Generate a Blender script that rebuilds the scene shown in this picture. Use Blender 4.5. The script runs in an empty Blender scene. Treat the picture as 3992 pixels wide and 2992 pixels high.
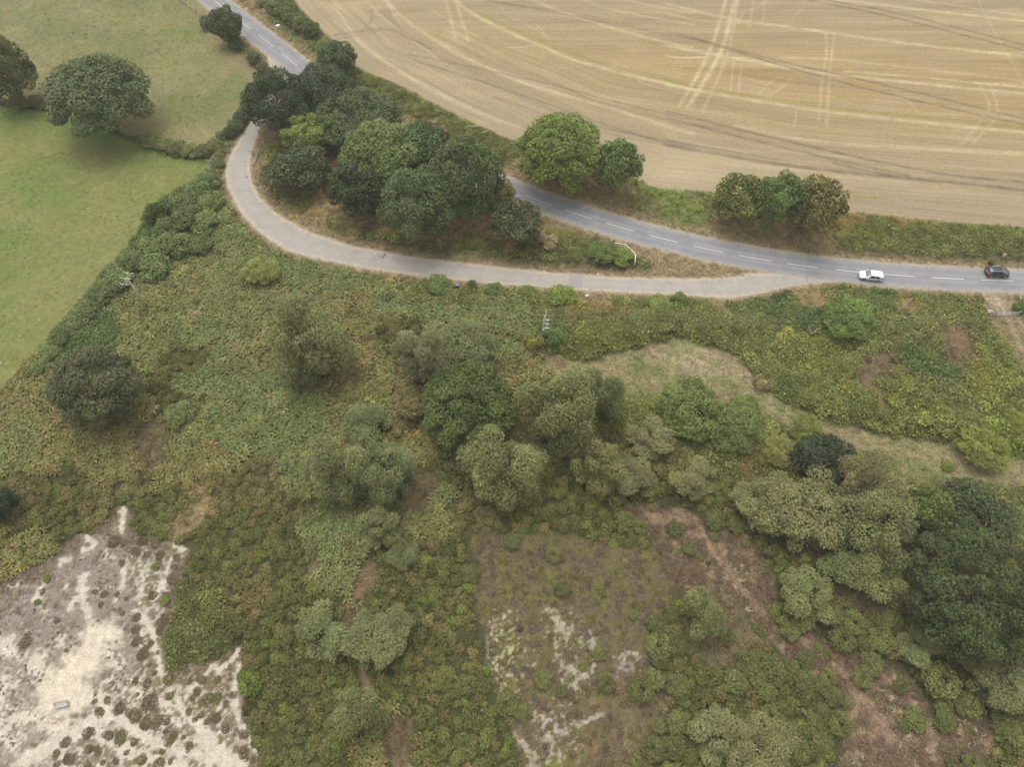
import bpy, math, random
import numpy as np
from mathutils import Matrix, Vector

# ------------------------------------------------------------------ camera, sky, sun, exposure
scene = bpy.context.scene
COL = scene.collection
FPX, PITCH, ROLL, CAMH = 2769.0, math.radians(60), math.radians(2.5), 105.0
cam_data = bpy.data.cameras.new('camera')
cam = bpy.data.objects.new('camera', cam_data)
COL.objects.link(cam)
cam_data.sensor_fit = 'HORIZONTAL'
cam_data.sensor_width = 36.0
cam_data.lens = 36.0 * FPX / 3992.0
cam_data.clip_end = 4000.0
cam_data.clip_start = 1.0
cam.matrix_world = Matrix.Translation((0, 0, CAMH)) @ Matrix.Rotation(math.pi / 2 - PITCH, 4, 'X') @ Matrix.Rotation(ROLL, 4, 'Z')
scene.camera = cam

SUN_EL, SUN_AZ = math.radians(72), math.radians(-25)      # azimuth clockwise from +Y
world = bpy.data.worlds.new('World')
scene.world = world
world.use_nodes = True
wn = world.node_tree
bg = wn.nodes['Background']
sky = wn.nodes.new('ShaderNodeTexSky')
sky.sky_type = 'NISHITA'
sky.sun_disc = False
sky.sun_elevation = SUN_EL
sky.sun_rotation = SUN_AZ
sky.air_density = 1.0
sky.dust_density = 4.0
sky.ozone_density = 1.0
hs = wn.nodes.new('ShaderNodeHueSaturation')            # an overcast sky has hardly any blue in it
hs.inputs['Saturation'].default_value = 0.06
wn.links.new(sky.outputs[0], hs.inputs['Color'])
wn.links.new(hs.outputs[0], bg.inputs['Color'])
bg.inputs['Strength'].default_value = 0.15
sun_data = bpy.data.lights.new('sun', 'SUN')
sun_data.energy = 0.7
sun_data.angle = math.radians(45)
sun_data.color = (1.0, 0.955, 0.88)
sun = bpy.data.objects.new('sun', sun_data)
COL.objects.link(sun)
sun.location = (0, 0, 200)
sd = Vector((math.sin(SUN_AZ) * math.cos(SUN_EL), math.cos(SUN_AZ) * math.cos(SUN_EL), math.sin(SUN_EL)))
sun.rotation_euler = sd.to_track_quat('Z', 'Y').to_euler()
vs = scene.view_settings
vs.view_transform = 'Standard'
vs.look = 'None'
vs.exposure = 0.73
vs.gamma = 1.0
HAZE = 0.00032
scene.cycles.max_bounces = 5
scene.cycles.diffuse_bounces = 3
scene.cycles.transmission_bounces = 3
scene.cycles.transparent_max_bounces = 4

# ------------------------------------------------------------------ helpers
KEXP = 1.45           # display value of a white sheet lying in the open: colours are given as seen and divided by this


def lin(c):
    c = np.asarray(c, float) / 255.0
    return np.where(c <= 0.04045, c / 12.92, ((c + 0.055) / 1.055) ** 2.4)


def alb(c, k=1.0):
    """sRGB as read from the photograph -> base colour"""
    return lin(c) / KEXP * k


def galb(c, k=1.0):
    """the same for leaves, which light through leaves turns greener than they are"""
    return alb(c, k) * np.array([1.05, .965, .90])


ROT = np.array((Matrix.Rotation(math.pi / 2 - PITCH, 3, 'X') @ Matrix.Rotation(ROLL, 3, 'Z')))


def G(px, py, z=0.0):
    """where the ray through photo pixel (px, py) meets the level z: traced points become real places"""
    v = ROT @ np.array([(px - 1996) / FPX, -(py - 1496) / FPX, -1.0])
    t = (z - CAMH) / v[2]
    return np.array([v[0] * t, v[1] * t])


def P(x, y, z):
    v = ROT.T @ np.array([x, y, z - CAMH])
    return np.array([1996 - v[0] / v[2] * FPX, 1496 + v[1] / v[2] * FPX])


VS = 3992 / 2212.0


def GV(x, y, z=0.0):
    return G(x * VS, y * VS, z)


def pts(s):
    return [tuple(float(q) for q in p.split(',')) for p in s.split()]


def R2(x, y): return ((1300 + x / 1.58), y / 1.58)
def R3(x, y): return ((2600 + x / 1.589), y / 1.589)
def R7(x, y): return (x / 1.58, 1992 + y / 1.58)
def R8(x, y): return (1300 + x / 1.58, 1992 + y / 1.58)
def R9(x, y): return (2600 + x / 1.589, 1992 + y / 1.589)


def W(s, f=None):
    """string of traced points -> Nx2 world"""
    return np.array([G(*(f(*p) if f else (p[0] * VS, p[1] * VS))) for p in pts(s)])


def smooth(p, n=2, closed=False):
    p = np.asarray(p, float)
    for _ in range(n):
        if closed:
            q = np.roll(p, -1, 0)
            p = np.stack([p * .75 + q * .25, p * .25 + q * .75], 1).reshape(-1, 2)
        else:
            a, b = p[:-1], p[1:]
            m = np.stack([a * .75 + b * .25, a * .25 + b * .75], 1).reshape(-1, 2)
            p = np.vstack([p[:1], m, p[-1:]])
    return p


def resample(p, step=None, n=None):
    d = np.r_[0, np.cumsum(np.hypot(*np.diff(p, axis=0).T))]
    if n is None:
        n = max(2, int(round(d[-1] / step)) + 1)
    t = np.linspace(0, d[-1], n)
    return np.stack([np.interp(t, d, p[:, 0]), np.interp(t, d, p[:, 1])], 1)


def dist_line(q, line):
    """distance of points q (N,2) to a polyline"""
    x = np.ascontiguousarray(q[:, 0], np.float32)
    y = np.ascontiguousarray(q[:, 1], np.float32)
    best = np.full(len(q), 1e9, np.float32)
    for (ax, ay), (bx, by) in zip(line[:-1].astype(np.float32), line[1:].astype(np.float32)):
        ux, uy = bx - ax, by - ay
        L = max(ux * ux + uy * uy, 1e-9)
        dx, dy = x - ax, y - ay
        t = (dx * ux + dy * uy) / L
        np.clip(t, 0, 1, out=t)
        dx -= t * ux
        dy -= t * uy
        dx *= dx
        dy *= dy
        dx += dy
        np.minimum(best, dx, out=best)
    return np.sqrt(best).astype(float)


def sdf(q, poly):
    """signed distance, negative inside"""
    d = dist_line(q, np.vstack([poly, poly[:1]]))
    inside = np.zeros(len(q), bool)
    x, y = q[:, 0], q[:, 1]
    a = poly
    b = np.roll(poly, -1, 0)
    for (x0, y0), (x1, y1) in zip(a, b):
        if y0 == y1:
            continue
        c = ((y0 > y) != (y1 > y)) & (x < (x1 - x0) * (y - y0) / (y1 - y0) + x0)
        inside ^= c
    return np.where(inside, -d, d)


_rg = np.random.default_rng(7)
_perm = _rg.permutation(256)
_perm = np.r_[_perm, _perm]
_ang = _rg.random(256) * 2 * np.pi
_gx, _gy = np.cos(_ang), np.sin(_ang)


def noise(x, y, seed=0):
    x = x + seed * 17.31
    y = y - seed * 9.77
    xi, yi = np.floor(x).astype(int), np.floor(y).astype(int)
    xf, yf = x - xi, y - yi
    u, v = xf * xf * xf * (xf * (xf * 6 - 15) + 10), yf * yf * yf * (yf * (yf * 6 - 15) + 10)

    def g(i, j):
        h = _perm[_perm[(xi + i) & 255] + ((yi + j) & 255)]
        return _gx[h] * (xf - i) + _gy[h] * (yf - j)
    a = g(0, 0) * (1 - u) + g(1, 0) * u
    b = g(0, 1) * (1 - u) + g(1, 1) * u
    return (a * (1 - v) + b * v) * 1.5


def fbm(x, y, o=4, seed=0):
    s, a, t = 0, 1.0, 0
    for i in range(o):
        s = s + noise(x * 2 ** i, y * 2 ** i, seed + i) * a
        t += a
        a *= .5
    return s / t


def sstep(a, b, x):
    t = np.clip((x - a) / (b - a), 0, 1)
    return t * t * (3 - 2 * t)


def mixc(c, new, f):
    f = np.asarray(f)[:, None]
    return c * (1 - f) + np.asarray(new) * f


def mesh(name, verts, faces, mat=None, parent=None, col=None, smooth_=False):
    me = bpy.data.meshes.new(name)
    verts = np.asarray(verts, np.float32)
    if isinstance(faces, np.ndarray):
        k = faces.shape[1]
        me.vertices.add(len(verts))
        me.vertices.foreach_set('co', verts.ravel())
        me.loops.add(faces.size)
        me.loops.foreach_set('vertex_index', faces.ravel().astype(np.int32))
        me.polygons.add(len(faces))
        me.polygons.foreach_set('loop_start', np.arange(0, faces.size, k, dtype=np.int32))
        me.update(calc_edges=True)
    else:
        me.from_pydata(verts.tolist(), [], faces)
    if col is not None:
        at = me.attributes.new('lc', 'FLOAT_COLOR', 'POINT')
        c4 = np.ones((len(verts), 4), np.float32)
        c4[:, :3] = col
        at.data.foreach_set('color', c4.ravel())
    if mat:
        me.materials.append(mat)
    if smooth_:
        me.polygons.foreach_set('use_smooth', np.ones(len(me.polygons), bool))
    return me


def obj(name, me, parent=None, **props):
    o = bpy.data.objects.new(name, me)
    COL.objects.link(o)
    if parent:
        o.parent = parent
    for k, v in props.items():
        o[k] = v
    return o


def thing(name, label, cat, loc=(0, 0, 0), rz=0.0, group=None):
    o = bpy.data.objects.new(name, None)
    o.empty_display_size = .3
    COL.objects.link(o)
    o.location = loc
    o.rotation_euler = (0, 0, rz)
    o['label'] = label
    o['category'] = cat
    if group:
        o['group'] = group
    return o


class MB:
    """collects boxes, tubes and free faces of one part"""
    def __init__(s):
        s.v, s.f = [], []

    def add(s, v, f):
        n = len(s.v)
        s.v += [tuple(p) for p in v]
        s.f += [tuple(i + n for i in q) for q in f]
        return s

    def box(s, c, d, rz=0.0, taper=1.0):
        cx, cy, cz = c
        a, b, h = d[0] / 2, d[1] / 2, d[2] / 2
        co, si = math.cos(rz), math.sin(rz)
        v = []
        for z, k in ((-h, 1.0), (h, taper)):
            for x, y in ((-a, -b), (a, -b), (a, b), (-a, b)):
                x, y = x * k, y * k
                v.append((cx + co * x - si * y, cy + si * x + co * y, cz + z))
        return s.add(v, [(3, 2, 1, 0), (4, 5, 6, 7), (0, 1, 5, 4), (1, 2, 6, 5), (2, 3, 7, 6), (3, 0, 4, 7)])

    def tube(s, pp, rr, n=6):
        pp = [Vector(p) for p in pp]
        if not hasattr(rr, '__len__'):
            rr = [rr] * len(pp)
        v = []
        for i, p in enumerate(pp):
            t = (pp[min(i + 1, len(pp) - 1)] - pp[max(i - 1, 0)]).normalized()
            u = t.orthogonal().normalized() if abs(t.z) > .99 else t.cross(Vector((0, 0, 1))).normalized()
            w = t.cross(u)
            for k in range(n):
                a = 2 * math.pi * k / n
                v.append(p + (u * math.cos(a) + w * math.sin(a)) * rr[i])
        f = []
        for i in range(len(pp) - 1):
            for k in range(n):
                a, b = i * n + k, i * n + (k + 1) % n
                f.append((a, b, b + n, a + n))
        f.append(tuple(range(n))[::-1])
        f.append(tuple(range((len(pp) - 1) * n, len(pp) * n)))
        return s.add(v, f)

    def disc_x(s, c, r, w, n=16):
        """wheel: cylinder along y"""
        v = []
        for y in (-w / 2, w / 2):
            for k in range(n):
                a = 2 * math.pi * k / n
                v.append((c[0] + r * math.cos(a), c[1] + y, c[2] + r * math.sin(a)))
        f = [(k, (k + 1) % n, n + (k + 1) % n, n + k) for k in range(n)]
        f += [tuple(range(n))[::-1], tuple(range(n, 2 * n))]
        return s.add(v, f)

    def build(s, name, mat, parent=None, sm=False, **props):
        return obj(name, mesh(name, s.v, s.f, mat, smooth_=sm), parent, **props)


# ------------------------------------------------------------------ materials
def new_mat(name):
    m = bpy.data.materials.new(name)
    m.use_nodes = True
    nt = m.node_tree
    b = nt.nodes['Principled BSDF']
    return m, nt, b


def plain(name, rgb, rough=.6, metal=0.0, bump=0.0, nscale=8.0, var=.15, spec=.4, coat=0.0):
    m, nt, b = new_mat(name)
    b.inputs['Roughness'].default_value = rough
    b.inputs['Metallic'].default_value = metal
    b.inputs['Specular IOR Level'].default_value = spec
    b.inputs['Coat Weight'].default_value = coat
    tc = nt.nodes.new('ShaderNodeTexCoord')
    n = nt.nodes.new('ShaderNodeTexNoise')
    n.inputs['Scale'].default_value = nscale
    n.inputs['Detail'].default_value = 5
    nt.links.new(tc.outputs['Object'], n.inputs['Vector'])
    r = nt.nodes.new('ShaderNodeMapRange')
    r.inputs['To Min'].default_value = 1 - var
    r.inputs['To Max'].default_value = 1 + var
    nt.links.new(n.outputs['Fac'], r.inputs['Value'])
    v = nt.nodes.new('ShaderNodeVectorMath')
    v.operation = 'SCALE'
    v.inputs[0].default_value = tuple(rgb)
    nt.links.new(r.outputs[0], v.inputs['Scale'])
    nt.links.new(v.outputs[0], b.inputs['Base Color'])
    return m


def leaf_mat(name, instanced=False, rough=.65, trans=.27, spec=.2):
    m, nt, b = new_mat(name)
    L = nt.links
    if instanced:
        a = nt.nodes.new('ShaderNodeAttribute')
        a.attribute_type = 'INSTANCER'
        a.attribute_name = 'col'
        src = a.outputs['Color']
    else:
        a = nt.nodes.new('ShaderNodeObjectInfo')
        src = a.outputs['Color']
    lc = nt.nodes.new('ShaderNodeAttribute')
    lc.attribute_type = 'GEOMETRY'
    lc.attribute_name = 'lc'
    mul = nt.nodes.new('ShaderNodeVectorMath')
    mul.operation = 'MULTIPLY'
    L.new(src, mul.inputs[0])
    L.new(lc.outputs['Color'], mul.inputs[1])
    b.inputs['Roughness'].default_value = rough
    b.inputs['Specular IOR Level'].default_value = spec
    L.new(mul.outputs[0], b.inputs['Base Color'])
    t = nt.nodes.new('ShaderNodeBsdfTranslucent')
    L.new(mul.outputs[0], t.inputs['Color'])
    mx = nt.nodes.new('ShaderNodeMixShader')
    mx.inputs[0].default_value = trans
    L.new(b.outputs[0], mx.inputs[1])
    L.new(t.outputs[0], mx.inputs[2])
    L.new(mx.outputs[0], nt.nodes['Material Output'].inputs['Surface'])
    return m


M_LEAF = leaf_mat('leaves')
M_LEAFI = leaf_mat('scrub_leaves', True)
M_BARK = plain('bark', (.16, .13, .10), .9, nscale=3, var=.35)
M_PALEBARK = plain('birch_bark', (.42, .38, .33), .8, nscale=3, var=.4)
M_DEAD = plain('bleached_dead_wood', (.42, .37, .27), .85, nscale=2.5, var=.35)
M_LICHEN = plain('lichen_covered_wood', (.36, .29, .08), .85, nscale=2.5, var=.45)
M_WOOD = plain('weathered_wood', (.30, .26, .21), .85, nscale=4, var=.3)
M_GREYWOOD = plain('silvered_bench_wood', (.40, .38, .36), .8, nscale=5, var=.2)
M_POLE = plain('pole_wood', (.48, .41, .32), .85, nscale=2, var=.25)
M_STEEL = plain('galvanised_steel', (.46, .48, .50), .45, .4, nscale=6, var=.12)
M_WHITE = plain('white_paint', (.74, .74, .72), .5, nscale=6, var=.06)
M_GREEN = plain('green_grey_gate_paint', (.30, .38, .34), .55, nscale=6, var=.15)
M_PORC = plain('porcelain', (.55, .52, .50), .3, nscale=6, var=.1)
M_WIRE = plain('wire_aluminium', (.22, .22, .21), .5, .5, var=.05)
M_BLACK = plain('black_plastic', (.02, .02, .022), .5, var=.1)
M_RUBBER = plain('tyre_rubber', (.018, .018, .018), .85, var=.1)
M_RIM = plain('alloy_rim', (.42, .42, .43), .35, .7, var=.05)
M_GLASSD = plain('car_glass', (.018, .022, .024), .06, spec=.8, var=.05)
M_GLASSW = plain('windscreen_glass', (.12, .15, .14), .25, spec=.8, var=.1, nscale=2)
M_RED = plain('red_lamp', (.5, .025, .03), .25, var=.05)
M_LAMP = plain('clear_lamp', (.6, .62, .62), .15, var=.05)
M_CARW = plain('white_car_paint', (.72, .73, .75), .25, coat=.6, var=.02)
M_CARB = plain('dark_blue_black_car_paint', (.022, .026, .04), .22, coat=.8, var=.05)
M_YPL = plain('yellow_plate', (.5, .38, .05), .4, var=.03)
M_REDP = plain('red_sign_border', (.5, .03, .05), .4, var=.05)
M_LID = plain('bin_lid', (.13, .15, .20), .4, var=.05)

# ------------------------------------------------------------------ traced lines
# centre of the main road: traced from its broken centre line where that shows, and from the far kerb where trees hide it
up = [(588, 70), (658, 124)]
cen = [G(*p) for p in [(836.3, 1.8), (876.5, 33.6), (1006.3, 134.5), (1096, 205.4), (1159.3, 256)]]
edge_hidden = np.array([G(*p) for p in [(1376, 366), (1470, 430), (1553, 481), (1718, 567), (1850, 634)]])
HWR = 2.95
for i, e in enumerate(edge_hidden):
    a, b = edge_hidden[max(i - 1, 0)], edge_hidden[min(i + 1, len(edge_hidden) - 1)]
    t = (b - a) / np.hypot(*(b - a))
    cen.append(e + np.array([t[1], -t[0]]) * HWR * (1 if True else 0))
cen += [G(*p) for p in [(2046.8, 762), (2146.8, 800.6), (2304.4, 853.8), (2469.6, 902), (2640.5, 945.6), (2820, 985), (3004.6, 1019),
                        (3188, 1045), (3380, 1065), (3565, 1079), (3758, 1090), (3949, 1095.7)]]
cen = np.array(cen)
d0 = cen[0] - cen[2]
d0 /= np.hypot(*d0)
d1 = cen[-1] - cen[-3]
d1 /= np.hypot(*d1)
cen = np.vstack([cen[0] + d0 * 90, cen[0] + d0 * 30, cen, cen[-1] + d1 * 30, cen[-1] + d1 * 110])
ROAD = resample(smooth(cen, 3), 1.5)
ROADC = ROAD[::4]

LANE_OUT = W('575,118 588,150 570,205 545,258 526,291 496,337 486,372 493,407 519,459 558,501 614,540 670,556 720,566 800,583 878,593 1001,607 1141,619 1317,631 1496,638 1563,646 1622,639 1660,630 1700,620 1760,612 1850,607')
LANE_IN = W('660,165 632,185 600,222 575,255 561,277 540,330 538,379 558,424 596,463 666,501 720,520 776,536 896,557 1036,573 1246,596 1400,602 1496,603 1570,601 1604,597 1613,590 1680,593 1760,597 1850,601')
LO, LI = smooth(LANE_OUT, 2), smooth(LANE_IN, 2)
LANE_POLY = np.vstack([smooth(LANE_OUT, 1), smooth(LANE_IN, 1)[::-1]])

FIELD = W('612,-40 649,21 701,70 745,118 766,146 861,181 966,240 1060,282 1117,307 1180,340 1290,372 1385,385 1405,405 1470,410 1540,414 1600,428 1700,446 1816,457 1964,471 2212,493 2500,512 2700,400 2700,-60 1500,-60 900,-60')
PAST_UP = W('427,0 455,32 492,78 525,125 560,150 560,165 545,195 520,225 500,262 480,300 440,318 390,318 330,308 250,280 190,260 100,232 0,215 -200,190 -200,-60 395,-60')
PAST_LO = W('0,228 100,240 190,262 250,292 330,322 390,338 440,345 462,352 452,375 420,395 360,420 320,460 290,520 240,570 195,620 150,690 90,750 30,810 -20,870 -200,1000 -300,600 -200,215')
SAND = W('250,1098 268,1094 286,1112 282,1150 300,1160 330,1160 345,1177 385,1170 415,1195 386,1240 390,1300 372,1350 356,1400 358,1424 400,1436 470,1412 520,1394 528,1420 512,1470 530,1520 540,1570 562,1658 600,1800 -200,1800 -200,1350 0,1262 60,1232 110,1205 160,1164 220,1134 252,1122')
MEADOW = W('1190,772 1230,790 1300,782 1380,764 1440,748 1476,738 1545,763 1591,784 1625,823 1667,861 1720,896 1810,931 1894,948 1999,966 2103,983 2212,1004 2400,1040 2400,1060 2212,1036 2120,1042 2033,1039 1964,1032 1894,987 1824,955 1772,935 1700,912 1667,889 1563,871 1500,850 1441,846 1370,862 1330,832 1250,812 1196,800')
HEATHER = W('1010,1150 1100,1162 1200,1155 1300,1180 1390,1190 1450,1200 1440,1290 1405,1370 1410,1450 1450,1560 1400,1640 1380,1760 1140,1760 1120,1600 1085,1540 1060,1450 1050,1380 1030,1300 1040,1230')
DRY = W('1330,1088 1450,1095 1510,1118 1610,1150 1665,1230 1680,1330 1760,1375 1850,1420 1920,1425 1990,1490 2030,1600 2060,1760 1780,1760 1835,1600 1790,1530 1730,1450 1680,1400 1620,1330 1560,1282 1440,1275 1410,1150')
DRY2 = W('2035,1530 2070,1500 2130,1530 2150,1600 2110,1658 2020,1620')
TRACK = W('2130,640 2212,640 2300,660 2300,860 2225,850 2190,760 2150,700 2140,680 2120,655')
POLYS = {}

# ------------------------------------------------------------------ ground cover map: places traced on the photograph
TYPES = {
    'B1': ('b', (91, 100, 63)), 'B2': ('b', (96, 100, 62)), 'B3': ('b', (100, 98, 62)), 'B4': ('b', (97, 98, 61)), 'R7': ('r', (88, 92, 57)), 'R6': ('r', (104, 116, 60)),
    'G1': ('g', (88, 92, 56)), 'G2': ('g', (102, 97, 65)), 'G3': ('g', (89, 95, 56)),
    'R1': ('r', (98, 103, 62)), 'R2': ('r', (102, 107, 59)), 'R3': ('r', (80, 94, 56)), 'R4': ('r', (105, 115, 57)), 'R5': ('r', (106, 100, 61)),
    'D1': ('d', (158, 140, 104)), 'D2': ('d', (158, 138, 98)), 'D3': ('d', (120, 106, 80)), 'D4': ('d', (116, 118, 72)), 'D5': ('d', (122, 132, 72)),
    'T1': ('t', (112, 116, 68)), 'T2': ('t', (140, 126, 82)),
}
CP = '''470,450,B1 440,520,B1 520,530,B1 600,560,B1 640,575,B1 400,470,R3 360,520,R3 310,590,B2 350,590,B2 420,600,B4 480,620,B2 560,640,B2 650,600,B1 750,610,B1 850,620,B2 900,630,R1 1000,640,R1
1100,640,B2 1060,650,B1 260,680,B2 230,720,R3 340,700,B2 420,720,B1 500,740,B1 560,760,B4 600,700,B2 740,690,B3 790,700,B3 850,720,G1 860,660,B1 950,670,B1 1050,690,B1 1130,690,B1 1090,752,B1 1070,780,D3
1150,800,B4 745,750,D3 1130,840,B3 1180,830,B3 740,800,B3 60,880,B3 30,950,B2 300,780,B2 380,800,G1 450,830,B1 520,850,B1 600,850,B1 660,880,B1 720,850,B4 780,800,B3 900,880,G2 820,870,B2
370,890,G1 325,945,D3 300,900,B3 420,940,B2 500,920,B1 560,920,B1 100,980,B3 150,1050,G1 60,1060,G2 250,1010,B3 300,1050,G2 380,1000,B3 460,1000,B3 430,970,B4 540,970,B1 620,960,B1 640,1030,B1 560,1040,G2 470,1070,G2
428,1105,D1 380,1080,G1 330,1110,G1 620,1090,G2 220,1090,G2 100,1120,G1 30,1170,G2 150,1140,G1 20,1290,R2 20,1240,B3 60,1200,B4 900,1000,B3 960,1040,G1 950,1080,B1 1010,1100,G2 900,1070,D3 870,1110,B1
940,1130,B3 1150,1100,G1 1200,1080,G1 1250,1060,G1 1330,1060,R1 1200,1130,G1 1280,1120,G1 1340,1110,G1 700,1150,B1 740,1180,B1 700,1205,D3 640,1200,G1 740,1250,B1 790,1255,D3 760,1310,D3 600,1130,G1 520,1150,G1
450,1170,G1 450,1300,R7 420,1380,R7 500,1350,R7 460,1230,G1 560,1270,G2 550,1380,G1 390,1410,R7 620,1300,G1 600,1450,G1 560,1500,G1 620,1600,G1 700,1480,G1 720,1600,G1 820,1270,G1 880,1300,G1 950,1250,G1
900,1200,G2 1000,1200,G1 940,1400,G1 980,1500,G1 900,1500,G1 1020,1600,G3 940,1620,G3 850,1640,D3 810,1610,B3 790,1480,G1 1080,1640,G1 1010,1420,G1 960,1330,G2 860,1400,G1 700,1300,G1 660,1240,G1
1420,1450,G1 1460,1520,G1 1500,1450,G1 1440,1400,G2 1560,1500,G1 1600,1470,G1 1660,1500,G1 1500,1390,D4 1560,1380,D3 1480,1620,G1 1420,1640,G1 1550,1560,G1 1640,1560,G1 1430,1330,G2 1400,1390,G1 1700,1480,G1 1600,1610,G1 1700,1620,G1
1640,1150,G1 1650,1210,G3 1700,1340,G1 1760,1325,G1 1830,1330,G1 1880,1370,G1 1930,1390,G1 1850,1290,D3 1960,1300,D3 2050,1460,G1 2100,1500,G3 2180,1540,G1 2200,1600,G1 2170,1640,G1 1800,1240,D3 1700,1230,G3 1990,1350,G1 2020,1420,G1
1200,700,R1 1250,690,R5 1300,680,R5 1360,700,R1 1420,690,R1 1270,740,R2 1330,745,R2 1400,735,R1 1220,750,R1 1180,660,R1 1300,650,D2 1500,680,R1 1560,670,D2 1600,660,R1 1640,655,R3 1700,650,R3 1600,720,R1 1680,750,R1
1750,780,R2 1820,820,R2 1900,850,R2 1760,700,R3 1850,740,R1 1950,700,R1 2030,690,R1 2100,720,R1 2150,780,R2 2065,735,D3 2060,760,D3 1880,800,D3 1890,830,D3 1980,800,R3 2000,870,R1 2100,860,R2 2180,850,R2 2000,930,R2
1900,900,R2 2120,965,R4 2180,985,R4 2160,918,R4 2070,940,D4 2110,930,D4 1720,850,R1 1670,830,R1 1780,900,R2 2200,700,R1 1900,640,R3 2000,650,R1 2080,660,R1 1960,665,T2 1800,650,R1 1750,640,D2 1550,700,R1 1500,730,R1
1420,900,R4 1500,880,R4 1350,900,R2 1350,960,G2 1450,1000,G2 1550,990,R1 1600,1000,R5 1630,1040,G2 1550,1060,G1 1700,1000,R2 1480,1080,G1 1590,930,R1 1250,960,B1 1180,980,B1 2000,1060,R1 2100,1065,R1 2190,1080,R1 1920,1010,R1 1940,1060,R2
790,178,T1 830,198,R1 860,222,D4 880,225,T1 920,250,T1 960,262,R1 1000,285,T1 1050,310,R1 1090,335,R1 740,165,D4 900,262,D1 935,285,D1 1110,365,D2 1180,410,D2 1300,440,D2 1400,455,D4 1480,440,D5 1430,425,D5 1540,440,D4 1450,460,D5 1510,465,D5 1550,480,D2 1640,500,D2 1750,520,D2
590,330,R2 572,310,D2 600,420,R1 590,380,R3 640,440,R1 640,470,D2 700,470,D2 720,492,T1 760,495,D2 790,505,R1 850,515,R1 900,520,R1 950,535,R1 1000,535,T1 1060,540,R1 1130,540,R1 1200,535,R1 1260,545,R1 1320,550,R3 1365,565,R1
1385,540,D1 1450,570,D1 1550,585,D1 1250,500,T1 1200,490,T2 1300,515,R3 1340,515,D2 1000,505,D2 950,512,D2 850,500,D2 1060,500,D2 800,468,D2 900,508,D2 980,488,D2 1040,478,D2 1090,522,D2 930,500,D2 1160,505,D2 730,478,D2 660,455,D2 620,440,D2 1150,470,R3 680,440,D2 560,350,D2 580,440,D2 1100,500,D2
1900,500,R1 2000,520,R1 2100,530,R1 2180,540,R1 1850,515,R2 1830,480,T2 1950,482,T2 2100,500,T1 2200,510,T1 2250,540,R1 620,30,R3 600,50,D4 640,80,D4 680,110,D4 700,85,D4 560,30,D1 650,55,R3 690,130,D2
520,150,D4 470,70,D4 400,0,D4 540,240,R3 500,290,D4 470,340,R1 430,325,R1 370,318,R1 300,300,R3 240,280,R3 80,228,R3 0,222,R3 475,385,R1 2160,670,D1 2190,720,D2'''
_cp = []
for tok in CP.split():
    x, y, t = tok.split(',')
    g = GV(float(x), float(y))
    _cp.append((g[0], g[1], t))
CPX = np.array([(a, b) for a, b, _ in _cp])
CPT = [t for _, _, t in _cp]
TN = list(TYPES)
CPI = np.array([TN.index(t) for t in CPT])
TC = np.array([lin(TYPES[t][1]) for t in TN])
TK = np.array([TYPES[t][0] for t in TN])


def cover(q):
    """type index (ragged nearest place) and blended colour for points q"""
    wx = fbm(q[:, 0] / 7, q[:, 1] / 7, 3, 11) * 4.5
    wy = fbm(q[:, 0] / 7, q[:, 1] / 7, 3, 23) * 4.5
    p = q + np.stack([wx, wy], 1)
    idx = np.zeros(len(q), int)
    col = np.zeros((len(q), 3))
    for s in range(0, len(q), 40000):
        d = ((p[s:s + 40000, None, :] - CPX[None]) ** 2).sum(2)
        idx[s:s + 40000] = CPI[d.argmin(1)]
        w = 1 / (d + 3.0) ** 2
        w /= w.sum(1, keepdims=True)
        col[s:s + 40000] = w @ TC[CPI]
    col = .5 * col + .5 * TC[idx]
    return idx, col


def zones(q):
    z = {}
    z['road'] = dist_line(q, ROADC) - HWR
    z['lane'] = sdf(q, LANE_POLY)
    z['way'] = np.minimum(z['road'], z['lane'])
    for k, p in (('field', FIELD), ('pu', PAST_UP), ('pl', PAST_LO), ('sand', SAND), ('meadow', MEADOW), ('heather', HEATHER), ('dry', DRY), ('dry2', DRY2), ('track', TRACK)):
        z[k] = sdf(q, smooth(p, 1, True))
    z['dry'] = np.minimum(z['dry'], z['dry2'])
    z['meadow'] = z['meadow'] - .7
    return z


MOUND_SPOTS = [(GV(*p), r, h) for p, r, h in (((1290, 720), 9, 1.2), ((1440, 710), 7, 1.0), ((1900, 780), 16, 1.6), ((2050, 850), 14, 1.3), ((1500, 900), 9, 1.2), ((450, 1330), 8, 1.0), ((1250, 545), 8, .7), ((2130, 965), 6, .8))]


def height(q, z=None):
    """the land is level; under the scrub it heaves gently"""
    if z is None:
        z = zones(q)
    m = sstep(1.5, 7, z['way']) * sstep(0, 4, z['field']) * sstep(0, 4, z['pu']) * sstep(0, 4, z['pl']) * sstep(-.5, 4, z['meadow']) * sstep(0, 4, z['sand']) * sstep(-1, 4, z['dry']) * sstep(0, 4, z['track'])
    h = (fbm(q[:, 0] / 9, q[:, 1] / 9, 3, 5) * .9 + .35).clip(0, 2)
    for c, r, hh in MOUND_SPOTS:
        d = ((q - c) ** 2).sum(1) / r ** 2
        h = h + hh * np.exp(-d)
    return h * m + .05 * fbm(q[:, 0] / 12, q[:, 1] / 12, 2, 9) * sstep(1, 5, z['way'])


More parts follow.
